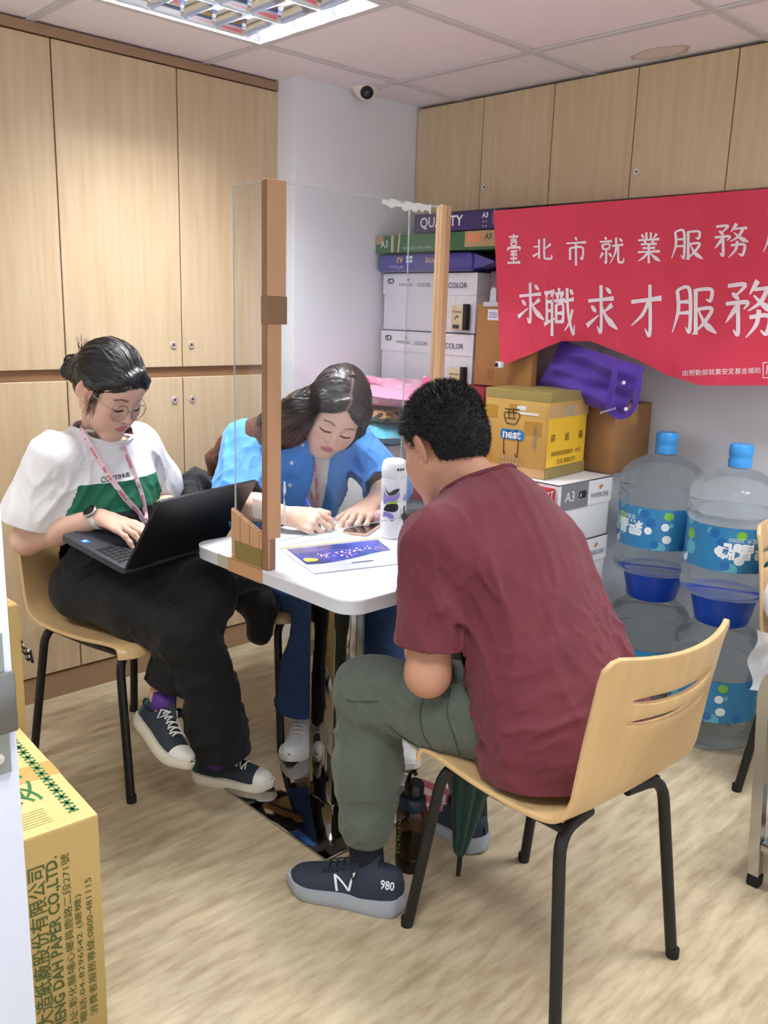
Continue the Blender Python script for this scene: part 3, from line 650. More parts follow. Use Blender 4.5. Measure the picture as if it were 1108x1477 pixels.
def speckle(name, base, spots, scale, thr=.35, rough=.35, coat=.3, bump=.3):
    m = mat(name, base, rough, coat=coat, bump=bump, bscale=16); N = m.node_tree.nodes; L = m.node_tree.links
    tc = N.new('ShaderNodeTexCoord'); prev = None; last = None
    for i, (c_, sc2, th) in enumerate(spots):
        vo = N.new('ShaderNodeTexVoronoi'); vo.inputs['Scale'].default_value = scale*sc2; mp_ = N.new('ShaderNodeMapping'); mp_.inputs['Location'].default_value = (i*3.7, i*1.9, i); L.new(tc.outputs['Object'], mp_.inputs[0]); L.new(mp_.outputs[0], vo.inputs['Vector'])
        lt = N.new('ShaderNodeMath'); lt.operation = 'LESS_THAN'; lt.inputs[1].default_value = th; L.new(vo.outputs['Distance'], lt.inputs[0])
        mx = N.new('ShaderNodeMix'); mx.data_type = 'RGBA'; mx.inputs[7].default_value = c_; L.new(lt.outputs[0], mx.inputs[0])
        if last is None: mx.inputs[6].default_value = base
        else: L.new(last, mx.inputs[6])
        last = mx.outputs[2]
    L.new(last, N['Principled BSDF'].inputs['Base Color']); return m
pinkm = speckle('pink_wrap', C(236, 158, 190), [(C(232, 96, 150), .8, .3), (C(248, 205, 222), 1.3, .28)], 12)
leom = speckle('leopard_wrap', C(166, 128, 84), [(C(52, 38, 28), 1.1, .42), (C(150, 110, 66), 1.1, .26)], 26)
cyanm = speckle('cyan_wrap', C(96, 188, 214), [(C(206, 120, 130), 1.4, .22), (C(190, 228, 236), 1, .25)], 24)
for nm, lab, m, c_, dims, sd in (('parcel', 'light blue patterned parcel at the bottom of the wrapped parcels', cyanm, (-2.44, 2.285, .893), (.42, .32, .082), 1), ('parcel', 'leopard print parcel between the pink and blue parcels', leom, (-2.45, 2.30, .962), (.40, .32, .07), 5),
                            ('parcel', 'crumpled pink parcel on top of the wrapped parcels', pinkm, (-2.40, 2.31, 1.04), (.56, .34, .095), 9)):
    t = thing(nm, lab, 'parcel', c_, .05, 'wrapped parcels in the corner'); pillow_mesh(*dims, sd, wr=.009).build('wrap', m, t, smooth=60)
    w_ = dims[0]
    B().grid(lambda u, v: (-w_*.3+u*.5*w_, -dims[1]*.42+.02*math.sin(9*u), dims[2]*.35+.012*math.sin(7*u+sd)+v*.022), 14, 2).build('seam_fold', m, t, smooth=60)
    if sd == 9:
        for (x, y) in ((-.2, -.05), (.24, -.06), (.21, .02)):
            B().prism([(-.025, 0), (.028, 0), (.012, .05), (-.008, .062)], lambda a, z: (x+a, y+.01+.2*a, .015+z), lambda a, z: (x+a+.01, y+.014-.2*a, .015+z)).build('loose_corner', m, t)
# red and brown boxes in front of the banner wall
REDC = mat('red_card', C(168, 32, 48), .45)
carton('backing_carton', 'tall plain white carton against the back wall behind the white paper boxes', 'carton', -2.06, 2.622, 0, .43, .232, .8115, WBOX)
for k in range(4):
    t = carton('ream_box', ['white paper box at the foot of the stack by the water bottles', 'white paper box second from the floor by the water bottles', 'white paper box with a dark band, under the topmost by the water bottles', 'white paper box with a grey A3 band, topmost of the stack by the water bottles'][k], 'box', -2.058, 2.302, .203*k, .474, .305, .203, WBOX, lid=.086, group='white paper boxes by the water bottles')
    if k < 2: continue
    e = .0045; zz = .203-.043; w = .474; sx = w/2+e
    B().box((sx-.001, -.140, .203-.086), (sx+.0006, .012, .2025)).build('band', ink(122, 124, 130) if k == 3 else ink(84, 86, 90), t, smooth=0)
    sl_ = lambda s_, m, y, z, h=None, w_=None: letter('lettering', s_, m, t, (sx+.0006, y, z), (0, 1, 0), (0, 0, 1), h, w_, off=.0012)
    if k == 3: sl_('A3', ink(225, 226, 230), -.095, zz, .034)
    o = B().prism(rrect(-.042, zz-.012, .0, zz+.012, .008), lambda a, c_: (sx+.0006, a, c_), lambda a, c_: (sx+.0014, a, c_)).build('emblem', ink(36, 36, 40), t, smooth=0)
    strokes('mark', [([(-.034, zz-.006), (-.030, zz+.006)], [.007, .001]), ([(-.022, zz+.003), (-.006, zz+.003)], [.004]*2)][:1], lambda a, c_: (sx+.002, a, c_), ink(235, 235, 238), o)
    sl_('PAPERLINE', GREYK, .082, zz-.012, None, .105)
    blobpoly('emblem', [(.074, zz+.012), (.086, zz+.022), (.098, zz+.016), (.086, zz+.006)], lambda u, v: (sx+.001, u, v), ink(190, 140, 70), t)
t = carton('red_carton', 'flat red copier paper carton in front of the yellow scrap paper box', 'carton', -2.06, 2.03, .735, .468, .268, .066, REDC)
letter('lettering', 'SMART\nCOPY', ink(236, 228, 230), t, (.234, .075, .034), (0, 1, 0), (0, 0, 1), None, .095, .015, off=.0012)
carton('base_carton', 'white carton on the floor under the red copier carton', 'carton', -2.05, 2.045, 0, .40, .24, .37, WBOX); carton('base_carton', 'white carton directly under the red copier carton', 'carton', -2.05, 2.045, .37, .40, .24, .365, WBOX)
t = carton('red_parcel_box', 'red box with white letters beside the tumbler and the man', 'carton', -2.27, 2.26, .60, .20, .25, .17, REDC)
fletter(t, 'SMART', ink(236, 228, 230), -.02, .085, .25, width=.15, bold=.02)
carton('brown_carton', 'brown carton under the red box with white letters', 'carton', -2.28, 2.25, .30, .215, .26, .30, KRAFT, tape=TAPE); carton('brown_carton', 'brown carton on the floor under another brown carton', 'carton', -2.28, 2.25, 0, .215, .26, .30, KRAFT, tape=TAPE)
t = carton('number_box', 'dark red box with white number tags behind the yellow box', 'carton', -2.195, 2.42, .803, .185, .13, .275, mat('dark_red_card', C(150, 40, 60), .5))
for k, s_ in enumerate(('5', '50')):
    patch(t, 'tag', ink(224, 220, 222), .012+.034*k, .042+.034*k, .205, .25, .13); fletter(t, s_, ink(50, 44, 50), .027+.034*k, .228, .13, height=.022, e=.002)
# yellow scrap-paper box, turned towards the room
P0 = Vector((-1.664, 2.340)); P1 = Vector((-1.91, 2.318)); dirx = (P0-P1).normalized(); diry = Vector((-dirx.y, dirx.x))
yw, yd, yh = .252, .245, .282
cc = P0-dirx*yw/2+diry*yd/2
t = thing('scrap_paper_box', 'yellow cardboard scrap paper box with handwriting and brown tape', 'box', (cc.x, cc.y, .8125), math.atan2(dirx.y, dirx.x))
ymat = mat('ochre_card', C(196, 160, 84), .6, var=.12, vscale=5)
B().box((-yw/2, -yd/2, 0), (yw/2, yd/2, yh)).bevel(.003).build('body', ymat, t)
for s_ in (-1, 1): B().box((-yw/2+.002, s_*yd/4-yd/4+.002, yh-.001), (yw/2-.002, s_*yd/4+yd/4-.002, yh+.0015)).build('flap', mat('olive_card', C(150, 134, 76), .6), t, smooth=0)
B().box((-yw/2-.001, -yd/2-.001, yh-.03), (yw/2+.001, yd/2+.001, yh-.001)).build('tape', mat('olive_band', C(152, 138, 82), .4), t, smooth=0)
def pf(nm, m, x0, x1, z0, z1, e=.0012): return B().box((x0, -yd/2-e, z0), (x1, -yd/2+.0005, z1)).build(nm, m, t, smooth=0)
def pr(nm, m, y0, y1, z0, z1, e=.0012): return B().box((yw/2-.0005, y0, z0), (yw/2+e, y1, z1)).build(nm, m, t, smooth=0)
for a in ((-.128, -.075, .185, .228), (.035, .1, .14, .185), (-.03, .012, .21, .237), (-.13, -.085, .035, .062)): pf('tape', mat('ochre_tape', C(176, 136, 52), .35), *a)
pf('tape', mat('tan_tape', C(196, 160, 112), .45), -.13, .13, .002, .03)
pf('sticker', ink(222, 226, 230), .002, .035, .218, .232, .002); pf('sticker', ink(222, 222, 214), .002, .085, .205, .213, .002)
o = B().prism(rrect(-.058, .118, .035, .152, .012), lambda a, c_: (a, -yd/2-.0008, c_), lambda a, c_: (a, -yd/2-.0022, c_)).build('print', ink(40, 130, 190), t, smooth=0)
letter('lettering', 'nest', ink(230, 236, 240), o, (-.012, -yd/2-.0024, .135), (1, 0, 0), (0, 0, 1), width=.07, bold=.03)
HW = [([(-.045, .218), (-.02, .219), (.012, .221)], [.003]*3), ([(-.048, .205), (-.04, .178), (-.03, .17)], [.003]*3), ([(-.046, .206), (.0, .208), (.014, .204), (.0, .172), (-.034, .172)], [.003]*5), ([(-.03, .218), (-.026, .19)], [.003]*2), ([(-.012, .22), (-.008, .19)], [.003]*2), ([(-.038, .188), (.002, .19)], [.003]*2),
      ([(-.04, .142), (-.042, .1), (-.04, .068), (-.036, .075)], [.003]*4), ([(-.04, .142), (-.02, .148)], [.003]*2), ([(-.006, .142), (.012, .15), (.014, .1), (.012, .062), (.004, .072)], [.003]*5), ([(-.02, .14), (-.008, .132)], [.003]*2)]
strokes('handwriting', HW, lambda u, v: (u, -yd/2-.0032, v), ink(34, 28, 22), t)
for x in (-.1, .078): letter('lettering', '企業的好夥伴', ink(110, 120, 140), t, (x, -yd/2-.0018, .13), (0, 0, 1 if x > 0 else -1), (-1 if x > 0 else 1, 0, 0), width=.085)
strokes('lettering', [([(-.062+.014*k, zz), (-.052+.014*k, zz)], [.011, .011]) for k in range(7) for zz in (.055, .038)], lambda u, v: (u, -yd/2-.0018, v), ink(168, 150, 112), t)
pr('paper', mat('yellow_paper', C(232, 186, 52), .55), -.126, .12, .04, .2)
pr('tape', MATS['tan_tape'], -.13, .13, .2, .24, .0008); pr('tape', mat('olive_low', C(140, 126, 74), .4), -.13, .13, .002, .04)
pr('sticker', ink(176, 160, 130), -.03, .03, .205, .238, .002)
for k, s_ in enumerate('碎紙箱'): letter('lettering', s_, ink(70, 60, 24), t, (yw/2+.0016, -.095+.09*k, .135), (0, 1, 0), (0, 0, 1), height=.028)
letter('lettering', '請將廢紙放置箱內 · 勿投', ink(96, 82, 30), t, (yw/2+.0016, -.005, .083), (0, 1, 0), (0, 0, 1), width=.19); letter('lettering', '垃圾 謝謝合作', ink(96, 82, 30), t, (yw/2+.0016, .0, .055), (0, 1, 0), (0, 0, 1), width=.12)
# brown carton behind it with the purple bag on top
carton('brown_carton', 'large brown carton under the purple bag on the white paper boxes', 'carton', -1.722, 2.618, .8125, .128, .235, .235, mat('mid_kraft', C(158, 116, 74), .75, var=.1), tape=TAPE)
# purple tote bag slumped on the brown carton, pushing up the banner
bagm = mat('purple_fabric', C(78, 44, 158), .55, bump=.25, bscale=300, sheen=.2)
YG = 2.555
Q = [at(x, y, 1, YG) for x, y in ((772, 560), (811, 490), (924, 530), (892, 602))]
t = thing('tote_bag', 'purple fabric tote bag slumped behind the yellow box under the banner', 'bag', tuple((Q[0]+Q[3])/2))
qb = quad_fn(Q)
def bagf(sgn):
    def g(u, v):
        x, y, z = qb(u if sgn < 0 else 1-u, v)
        uu = u if sgn < 0 else 1-u
        e = (1-abs(2*uu-1)**4)*(1-abs(2*v-1)**4); e = max(e, 0)**.5
        wv = .010*math.sin(9*uu+5*v)+.008*math.sin(14*v-6*uu)+.006*math.sin(21*uu)
        return (x, y+sgn*.028*e+wv*e+.03*v, z)
    return g
b = B().grid(bagf(-1), 24, 18).grid(bagf(1), 24, 18); bmesh.ops.remove_doubles(b.bm, verts=b.bm.verts, dist=.0006); b.build('bag_body', bagm, t, smooth=70, world=True)
def ribbon(pts, w, nrm, th=.003):
    P = crom([tuple(p) for p in pts], 6); b = B(); nrm = Vector(nrm).normalized(); prev = None
    for i, p in enumerate(P):
        d = Vector(P[min(i+1, len(P)-1)]-P[max(i-1, 0)]).normalized(); sd = d.cross(nrm).normalized(); n_ = sd.cross(d).normalized(); p = Vector(p)
        ring = [b.bm.verts.new(p+sd*w/2*a+n_*th/2*c_) for a, c_ in ((-1, -1), (1, -1), (1, 1), (-1, 1))]
        if prev:
            for k in range(4): b.bm.faces.new((prev[k], prev[(k+1) % 4], ring[(k+1) % 4], ring[k]))
        else: b.bm.faces.new(ring)
        prev = ring
    b.bm.faces.new(prev[::-1]); return b
ribbon([at(888, 516, 1, 2.51), at(886, 545, 1, 2.50), at(880, 575, 1, 2.505), at(884, 588, 1, 2.51)], .022, (0, -1, 0)).build('handle', bagm, t, world=True)
ribbon([at(921, 530, 1, 2.54), at(922, 556, 1, 2.53), at(913, 590, 1, 2.53), at(896, 601, 1, 2.53), at(880, 592, 1, 2.52), at(878, 570, 1, 2.52)], .018, (0, -1, 0)).build('handle', bagm, t, world=True)
for px, py in ((900, 552), (903, 590)):
    q = at(px, py, 1, 2.515); B().lathe([(0, -.002), (.006, -.002), (.006, .002), (0, .003)], 12, q, Vector((0, 0, 1)).rotation_difference(Vector((0, -1, 0))).to_matrix(), cap=False).build('snap', ink(220, 222, 230), t, world=True)
strokes('print', [([(866+4*k, 596-1.2*k), (868.5+4*k, 594-1.2*k)], [3, 2]) for k in range(6)], lambda u, v: tuple(at(u, v, 1, 2.512)), ink(180, 176, 215), t, world=True)

# ------------------------------------------------------------------ banner
bsx = [712, 722, 766, 810, 852, 916, 962, 1010, 1108, 1420]; bsy = [520, 525, 510, 492, 492, 517, 541, 556, 556, 560]
def ban(px, py, off=0):
    top = 304-.081*(px-712); bot = float(np.interp(px, bsx, bsy)); v = (py-top)/(bot-top)
    y = float(np.interp(px, [700, 790, 850, 900, 960, 1010, 1400], [2.468, 2.480, 2.555, 2.625, 2.675, 2.692, 2.695]))
    y -= .010*math.sin(px*.021+5*v)*(v*.9+.1)+.006*math.sin(px*.061+9*v)*v+.008*math.sin(.02*(px-1.3*py)+1.5)*v+.005*abs(math.sin(.013*(px*.6+1.7*py)+.6))*v+.004*abs(math.sin(.017*(1.5*px-py)+1.1))
    y -= .014*math.exp(-((px-772-95*(v-.45))/11)**2)*min(1, v*2)-.008*math.exp(-((px-748-30*(v-.45))/9)**2)*min(1, v*2)+.02*math.exp(-((px-860)/60)**2)*max(0, v-.6)
    return tuple(at(px, py, 1, y-off))
def bsurf(u, v):
    px = 712+(1330-712)*u; top = 304-.081*(px-712); bot = float(np.interp(px, bsx, bsy)); px2 = px+10*v*max(0, 1-u*9)
    return ban(px2, top+(bot-top)*v)
t = thing('banner', 'red cloth banner with white brush lettering hung below the wall cupboards', 'banner', (-1.55, 2.70, 1.15))
rm = mat('banner_red', C(212, 54, 82), .6, sheen=.15, bump=.08, bscale=260)
B().grid(bsurf, 150, 60).build('cloth', rm, t, smooth=180, world=True)
q = bsurf(.004, .006); B().tube([(q[0], q[1]-.004, q[2]), (q[0]-.02, q[1]+.02, q[2]+.012)], .0015, 6).build('tie', ink(200, 195, 190), t, world=True)
q = bsurf(0, 1); B().box((q[0]-.016, q[1]-.012, q[2]-.026), (q[0]+.014, q[1]+.006, q[2]-.004)).bevel(.004).build('weight_clip', ink(226, 226, 230), t, world=True)
B().box((q[0]-.013, q[1]-.016, q[2]-.022), (q[0]+.0, q[1]+.002, q[2]-.008)).bevel(.003).build('weight_clip', ink(30, 30, 32), t, world=True)
H_, V_, PIE, NA, DOT, FR_ = [6, 5, 8], [8, 7, 8], [9, 7, 1.5], [2.5, 6, 12, 2], [3, 10, 3], [7, 7, 7, 3]
G = {
 '求': [([(16, 67), (84, 72)], H_), ([(50, 97), (50, 12), (40, 19)], [8, 7, 7, 2]), ([(64, 92), (77, 81)], DOT), ([(24, 58), (37, 46)], DOT), ([(12, 20), (44, 40)], [9, 2]), ([(80, 60), (58, 46)], PIE), ([(52, 58), (66, 34), (94, 13)], NA)],
 '北': [([(37, 86), (37, 14)], V_), ([(14, 57), (37, 60)], H_), ([(10, 22), (37, 35)], [9, 4]), ([(60, 90), (60, 24), (66, 13), (90, 14), (92, 28)], [8, 7, 7, 8, 2]), ([(88, 68), (62, 50)], PIE)],
 '市': [([(46, 98), (54, 86)], DOT), ([(12, 76), (90, 80)], H_), ([(26, 60), (26, 20)], V_), ([(26, 60), (75, 62), (75, 24), (66, 29)], [6, 7, 8, 2]), ([(50, 78), (50, 0)], V_)],
 '才': [([(12, 66), (90, 73)], [7, 6, 9]), ([(60, 98), (60, 8), (47, 17)], [8, 8, 7, 2]), ([(57, 69), (42, 44), (12, 22)], [8, 7, 1.5])],
 '臺': [([(24, 89), (76, 91)], H_), ([(50, 99), (50, 79)], V_), ([(32, 79), (68, 80)], H_), ([(35, 71), (38, 59)], V_), ([(35, 71), (66, 72), (62, 60)], [5, 6, 6]), ([(38, 60), (62, 61)], H_), ([(20, 55), (14, 44)], DOT), ([(18, 53), (86, 55), (80, 44)], [6, 7, 2]), ([(32, 42), (70, 44)], H_), ([(50, 42), (34, 30)], PIE), ([(34, 30), (66, 33)], H_), ([(58, 38), (70, 27)], DOT), ([(50, 28), (50, 5)], V_), ([(30, 18), (70, 19)], H_), ([(14, 4), (88, 6)], [7, 6, 9])],
 '就': [([(25, 98), (32, 88)], DOT), ([(6, 81), (52, 84)], H_), ([(16, 72), (19, 55)], V_), ([(16, 72), (43, 73), (40, 56)], [5, 6, 6]), ([(19, 56), (40, 57)], H_), ([(30, 56), (30, 10), (22, 16)], [7, 7, 2]), ([(18, 44), (6, 24)], PIE), ([(40, 44), (51, 30)], DOT), ([(52, 67), (95, 72)], H_), ([(68, 96), (66, 48), (44, 6)], [8, 7, 1.5]), ([(76, 68), (76, 20), (82, 11), (95, 13), (97, 28)], [7, 7, 7, 2]), ([(80, 93), (92, 82)], DOT)],
 '業': [([(41, 98), (41, 76)], V_), ([(58, 98), (58, 76)], V_), ([(22, 93), (32, 80)], DOT), ([(80, 94), (68, 80)], PIE), ([(10, 73), (90, 77)], H_), ([(32, 73), (40, 63)], DOT), ([(68, 73), (59, 63)], PIE), ([(20, 60), (80, 62)], H_), ([(26, 48), (74, 49)], H_), ([(8, 35), (92, 38)], H_), ([(50, 62), (50, 0)], V_), ([(47, 35), (30, 18), (8, 6)], [8, 7, 1.5]), ([(53, 36), (70, 20), (93, 6)], NA)],
 '服': [([(15, 91), (17, 50), (4, 6)], [7, 7, 1.5]), ([(15, 91), (41, 92), (41, 10), (32, 17)], [5, 7, 7, 2]), ([(18, 67), (39, 68)], H_), ([(18, 45), (39, 46)], H_), ([(54, 91), (87, 92), (85, 70), (76, 73)], [6, 7, 7, 2]), ([(54, 93), (54, 2)], V_), ([(56, 52), (88, 54), (72, 26), (46, 2)], [6, 7, 7, 1.5]), ([(60, 50), (74, 24), (98, 4)], NA)],
 '務': [([(8, 90), (41, 92), (24, 74)], [6, 7, 3]), ([(16, 78), (29, 67)], DOT), ([(4, 59), (45, 62), (38, 50)], [6, 7, 2]), ([(27, 60), (27, 8), (18, 15)], [7, 7, 2]), ([(25, 54), (4, 27)], PIE), ([(65, 99), (49, 75)], PIE), ([(58, 84), (94, 87)], H_), ([(83, 85), (70, 62), (46, 47)], [8, 7, 1.5]), ([(57, 74), (76, 57), (98, 46)], NA), ([(49, 36), (86, 38), (81, 8), (70, 14)], [6, 7, 7, 2]), ([(67, 49), (62, 24), (42, 1)], [8, 7, 1.5])],
 '職': [([(3, 88), (35, 91)], H_), ([(11, 88), (11, 27)], V_), ([(27, 90), (27, 2)], V_), ([(11, 70), (27, 71)], H_), ([(11, 52), (27, 53)], H_), ([(2, 25), (35, 37)], [8, 3]), ([(47, 98), (51, 90)], DOT), ([(37, 86), (64, 88)], H_), ([(43, 85), (46, 76)], DOT), ([(58, 85), (53, 76)], PIE), ([(34, 72), (68, 74)], H_), ([(40, 65), (40, 28)], V_), ([(40, 64), (61, 65), (61, 29)], [5, 6, 7]), ([(40, 47), (60, 48)], H_), ([(40, 30), (60, 31)], H_), ([(66, 71), (95, 76)], H_), ([(74, 98), (78, 46), (93, 6), (97, 24)], [8, 7, 7, 2]), ([(91, 55), (82, 30), (66, 12)], [7, 6, 1.5]), ([(83, 95), (93, 85)], DOT)],
 '處': [([(50, 99), (50, 84)], V_), ([(51, 91), (74, 92)], H_), ([(22, 82), (20, 44), (4, 4)], [7, 7, 1.5]), ([(22, 82), (88, 84), (80, 72)], [6, 7, 2]), ([(34, 68), (62, 72)], H_), ([(46, 80), (46, 60), (70, 58)], [6, 6, 3]), ([(40, 52), (24, 24)], PIE), ([(36, 46), (54, 48), (40, 22), (22, 6)], [5, 6, 6, 1.5]), ([(34, 34), (52, 16), (94, 8)], NA), ([(64, 52), (62, 24)], V_), ([(64, 52), (82, 53), (82, 22), (92, 24)], [5, 6, 7, 2])],
}
wh = mat('banner_white', C(236, 226, 232), .65)
rows = [('臺北市就業服務處', [(741, 359, 25, 44), (782, 359, 33, 38), (831, 362, 36, 42), (882, 362, 38, 42), (936, 357, 38, 45), (991, 353, 48, 45), (1055, 347, 52, 50), (1125, 340, 52, 52)]),
        ('求職求才服務', [(765, 438, 46, 64), (807, 450, 46, 72), (867, 447, 54, 76), (932, 448, 56, 78), (1001, 448, 68, 72), (1082, 446, 76, 84)])]
for st_, lay in rows:
    for chv, (px, py, w, h) in zip(st_, lay):
        strokes('lettering', [([(p[0], p[1]) for p in pts], [q*1.12 for q in wd]) for pts, wd in G[chv]], lambda u, v, px=px, py=py, w=w, h=h: ban(px-w/2+w*u/100, py+h/2-h*v/100, .0022), wh, t, world=True)
letter('lettering', '由勞動部就業安定基金補助', wh, t, (0, 0, 0), (1, 0, 0), (0, 0, 1), width=112, fn=lambda x, y: ban(1041+x, 536-y-.035*x, .0022), cut=6, world=True)
strokes('lettering', [([(1101, 523), (1101, 545), (1140, 543), (1140, 521), (1101, 523)], [1.2]*5)], lambda u, v: ban(u, v, .0022), wh, t, sharp=True, world=True)
letter('lettering', '廣告', wh, t, (0, 0, 0), (1, 0, 0), (0, 0, 1), height=15, fn=lambda x, y: ban(1120+x, 533-y, .0022), cut=6, world=True)

# ================================================================== water bottles
def jugmat():
    m = bpy.data.materials.new('jug_plastic'); m.use_nodes = True; N = m.node_tree.nodes; L = m.node_tree.links; p = N['Principled BSDF']
    p.inputs['Base Color'].default_value = (.95, .98, .985, 1); p.inputs['Transmission Weight'].default_value = 1; p.inputs['Roughness'].default_value = .02; p.inputs['IOR'].default_value = 1.3
    tr = N.new('ShaderNodeBsdfTransparent'); tr.inputs[0].default_value = (.93, .965, .975, 1); mx = N.new('ShaderNodeMixShader'); mx.inputs[0].default_value = .62
    L.new(tr.outputs[0], mx.inputs[1]); L.new(p.outputs[0], mx.inputs[2]); L.new(mx.outputs[0], N['Material Output'].inputs[0]); return m
JUG = jugmat(); CAPB = mat('cap_blue', C(58, 150, 222), .35); BOWL = mat('bowl_blue', C(16, 72, 196), .3)
labm = mat('jug_label', C(52, 128, 178), .35); N = labm.node_tree.nodes; L = labm.node_tree.links
tc = N.new('ShaderNodeTexCoord'); last = None
for i, (c_, sc2, th) in enumerate(((C(96, 176, 196), 13, .32), (C(122, 186, 66), 9, .16), (C(228, 238, 240), 11, .2), (C(40, 104, 172), 15, .25))):
    vo = N.new('ShaderNodeTexVoronoi'); vo.inputs['Scale'].default_value = sc2; mp_ = N.new('ShaderNodeMapping'); mp_.inputs['Location'].default_value = (i*2.3+.4, i*1.7, i*.9); L.new(tc.outputs['Object'], mp_.inputs[0]); L.new(mp_.outputs[0], vo.inputs['Vector'])
    lt = N.new('ShaderNodeMath'); lt.operation = 'LESS_THAN'; lt.inputs[1].default_value = th; L.new(vo.outputs['Distance'], lt.inputs[0])
    mx = N.new('ShaderNodeMix'); mx.data_type = 'RGBA'; mx.inputs[7].default_value = c_; L.new(lt.outputs[0], mx.inputs[0])
    if last is None: mx.inputs[6].default_value = C(52, 128, 178)
    else: L.new(last, mx.inputs[6])
    last = mx.outputs[2]
L.new(last, N['Principled BSDF'].inputs['Base Color'])
JP = [(0, .012), (.06, .012), (.105, .0), (.125, .008), (.134, .03), (.131, .06), (.134, .068), (.134, .092), (.128, .10), (.128, .242), (.134, .25), (.134, .262), (.129, .27), (.134, .278), (.134, .3), (.130, .31), (.132, .33), (.122, .352), (.098, .375), (.062, .395), (.036, .402), (.030, .41), (.030, .425)]
def make_jug(lab, loc, rz, text_on=True, cap=True):
    t = thing('water_jug', lab, 'water bottle', loc, rz, 'large water bottles')
    t.scale = (1.05, 1.05, 1)
    B().lathe(JP, 40, cap=False).build('jug', JUG, t, smooth=60)
    lb = B().grid(lambda u, v: (.1296*math.cos(-PI/2+(u-.5)*4.6), .1296*math.sin(-PI/2+(u-.5)*4.6), .102+.138*v), 40, 1).build('label_wrap', labm, t, smooth=180)
    f = lambda a0, z0: (lambda x, y: (.1302*math.cos(-PI/2+a0-x/.13), .1302*math.sin(-PI/2+a0-x/.13), z0-y))
    fl = lambda a0, z0: (lambda x, y: (.1302*math.cos(-PI/2+a0-x/.13), .1302*math.sin(-PI/2+a0-x/.13), z0-y))
    if text_on:
        letter('lettering', '霖晶牌', ink(232, 238, 242), lb, (0, 0, 0), (1, 0, 0), (0, 0, 1), width=.155, bold=.035, fn=fl(text_on, .168), cut=.02)
        letter('lettering', '蒸餾水 20000', ink(210, 230, 240), lb, (0, 0, 0), (1, 0, 0), (0, 0, 1), width=.10, fn=fl(text_on, .203), cut=.02)
    if cap: B().lathe([(0, .408), (.033, .408), (.034, .43), (.031, .436), (.034, .444), (.034, .472), (.030, .478), (0, .478)], 28, cap=False).build('cap', CAPB, t, smooth=50)
    return t
def make_bowl(lab, loc):
    t = thing('plastic_bowl', lab, 'bowl', loc, 0, 'blue plastic bowls between water bottles')
    B().lathe([(.037, .008), (.037, 0), (.078, 0), (.082, .004), (.104, .098), (.110, .1), (.110, .104), (.102, .104), (.079, .008), (.037, .008)], 36, cap=False).build('bowl', BOWL, t)
J1, J2, J3 = (-1.168, 2.655), (-1.447, 2.708), (-1.432, 2.285)
a_ = lambda x, y: math.atan2(x, -y)
make_jug('water bottle on the floor under the blue bowl, beside the empty chair', (*J1, 0), math.atan2(-J1[0], J1[1])-PI+PI, 0, cap=False)
make_jug('water bottle on the floor against the paper boxes under a blue bowl', (*J2, 0), math.atan2(-J2[0], J2[1]), 0, cap=False)
make_jug('short single water bottle with blue cap in front of the white paper boxes', (*J3, 0), math.atan2(-J3[0], J3[1])-.3, 0)
make_bowl('blue bowl between the two water bottles beside the empty chair', (*J1, .398)); make_bowl('blue bowl between the two water bottles against the paper boxes', (*J2, .398))
make_jug('upper water bottle with blue cap beside the empty chair', (*J1, .492), math.atan2(-J1[0], J1[1]), .35)
make_jug('upper water bottle with blue cap against the white paper boxes', (*J2, .492), math.atan2(-J2[0], J2[1]), -.95)

# ================================================================== right edge: bag on the empty chair, steel trolley
bagw = mat('plastic_film', C(232, 234, 238), .35, trans=.25, alpha=.88, bump=.4, bscale=14)
t = thing('plastic_bag', 'crumpled white plastic bag hanging on the empty plywood chair', 'bag', (-.86, 2.48, .44))
def pb(u, v):
    a = 2*PI*u; r = (.05+.11*math.sin(PI*min(1, v*1.15))**.8)*(1+.10*math.sin(5*a+3*v)+.06*math.sin(11*a+7*v)); z = .447+.33*v-(0 if v > .12 else 0)
    return (-.82+.85*r*math.cos(a), 2.50+r*math.sin(a), z)
b = B().grid(pb, 44, 20, closeu=True); b.build('bag_body', bagw, t, smooth=180, world=True)
B().grid(lambda u, v: (-.94+.11*u+.01*math.sin(9*v), 2.374-.008*math.sin(8*u+5*v)-.012*v, .50-.18*v*(1-.25*u)), 10, 12).build('loose_film', bagw, t, smooth=180, world=True)
t = thing('trolley', 'stainless steel trolley frame beside the empty plywood chair', 'trolley', (-.5, 2.12, 0))
def sq(b, pts, s_=.013):
    P = [Vector(p) for p in pts]
    for i, (p, q) in enumerate(zip(P, P[1:])):
        d = (q-p).normalized(); M_ = Matrix.Translation(p) @ d.to_track_quat('Z', 'Y').to_matrix().to_4x4(); b.box((-s_, -s_, -.004), (s_, s_, (q-p).length+.004), M_)
    return b
for y in (1.985, 2.27):
    P = bend([(-.712, y, .012), (-.752, y, .565), (-.27, y, .565), (-.27, y, .012)], .09, 8)
    B().tube(P, .0185, 4, ph=PI/4 if abs((Vector(P[1])-Vector(P[0])).normalized().orthogonal().normalized().y) > .9 or abs((Vector(P[1])-Vector(P[0])).normalized().orthogonal().normalized().x) > .9 else 0).build('end_frame', STEEL, t, smooth=30, world=True)
    for x in (-.712, -.27): B().box((x-.015, y-.015, 0), (x+.015, y+.015, .03)).bevel(.003).build('foot', mat('rubber', C(14, 14, 15), .7), t, world=True)
for z in (.10, .45): B().box((-.70-.06*z, 1.972, z), (-.283, 2.283, z+.02)).bevel(.004).build('shelf', STEEL, t, world=True)

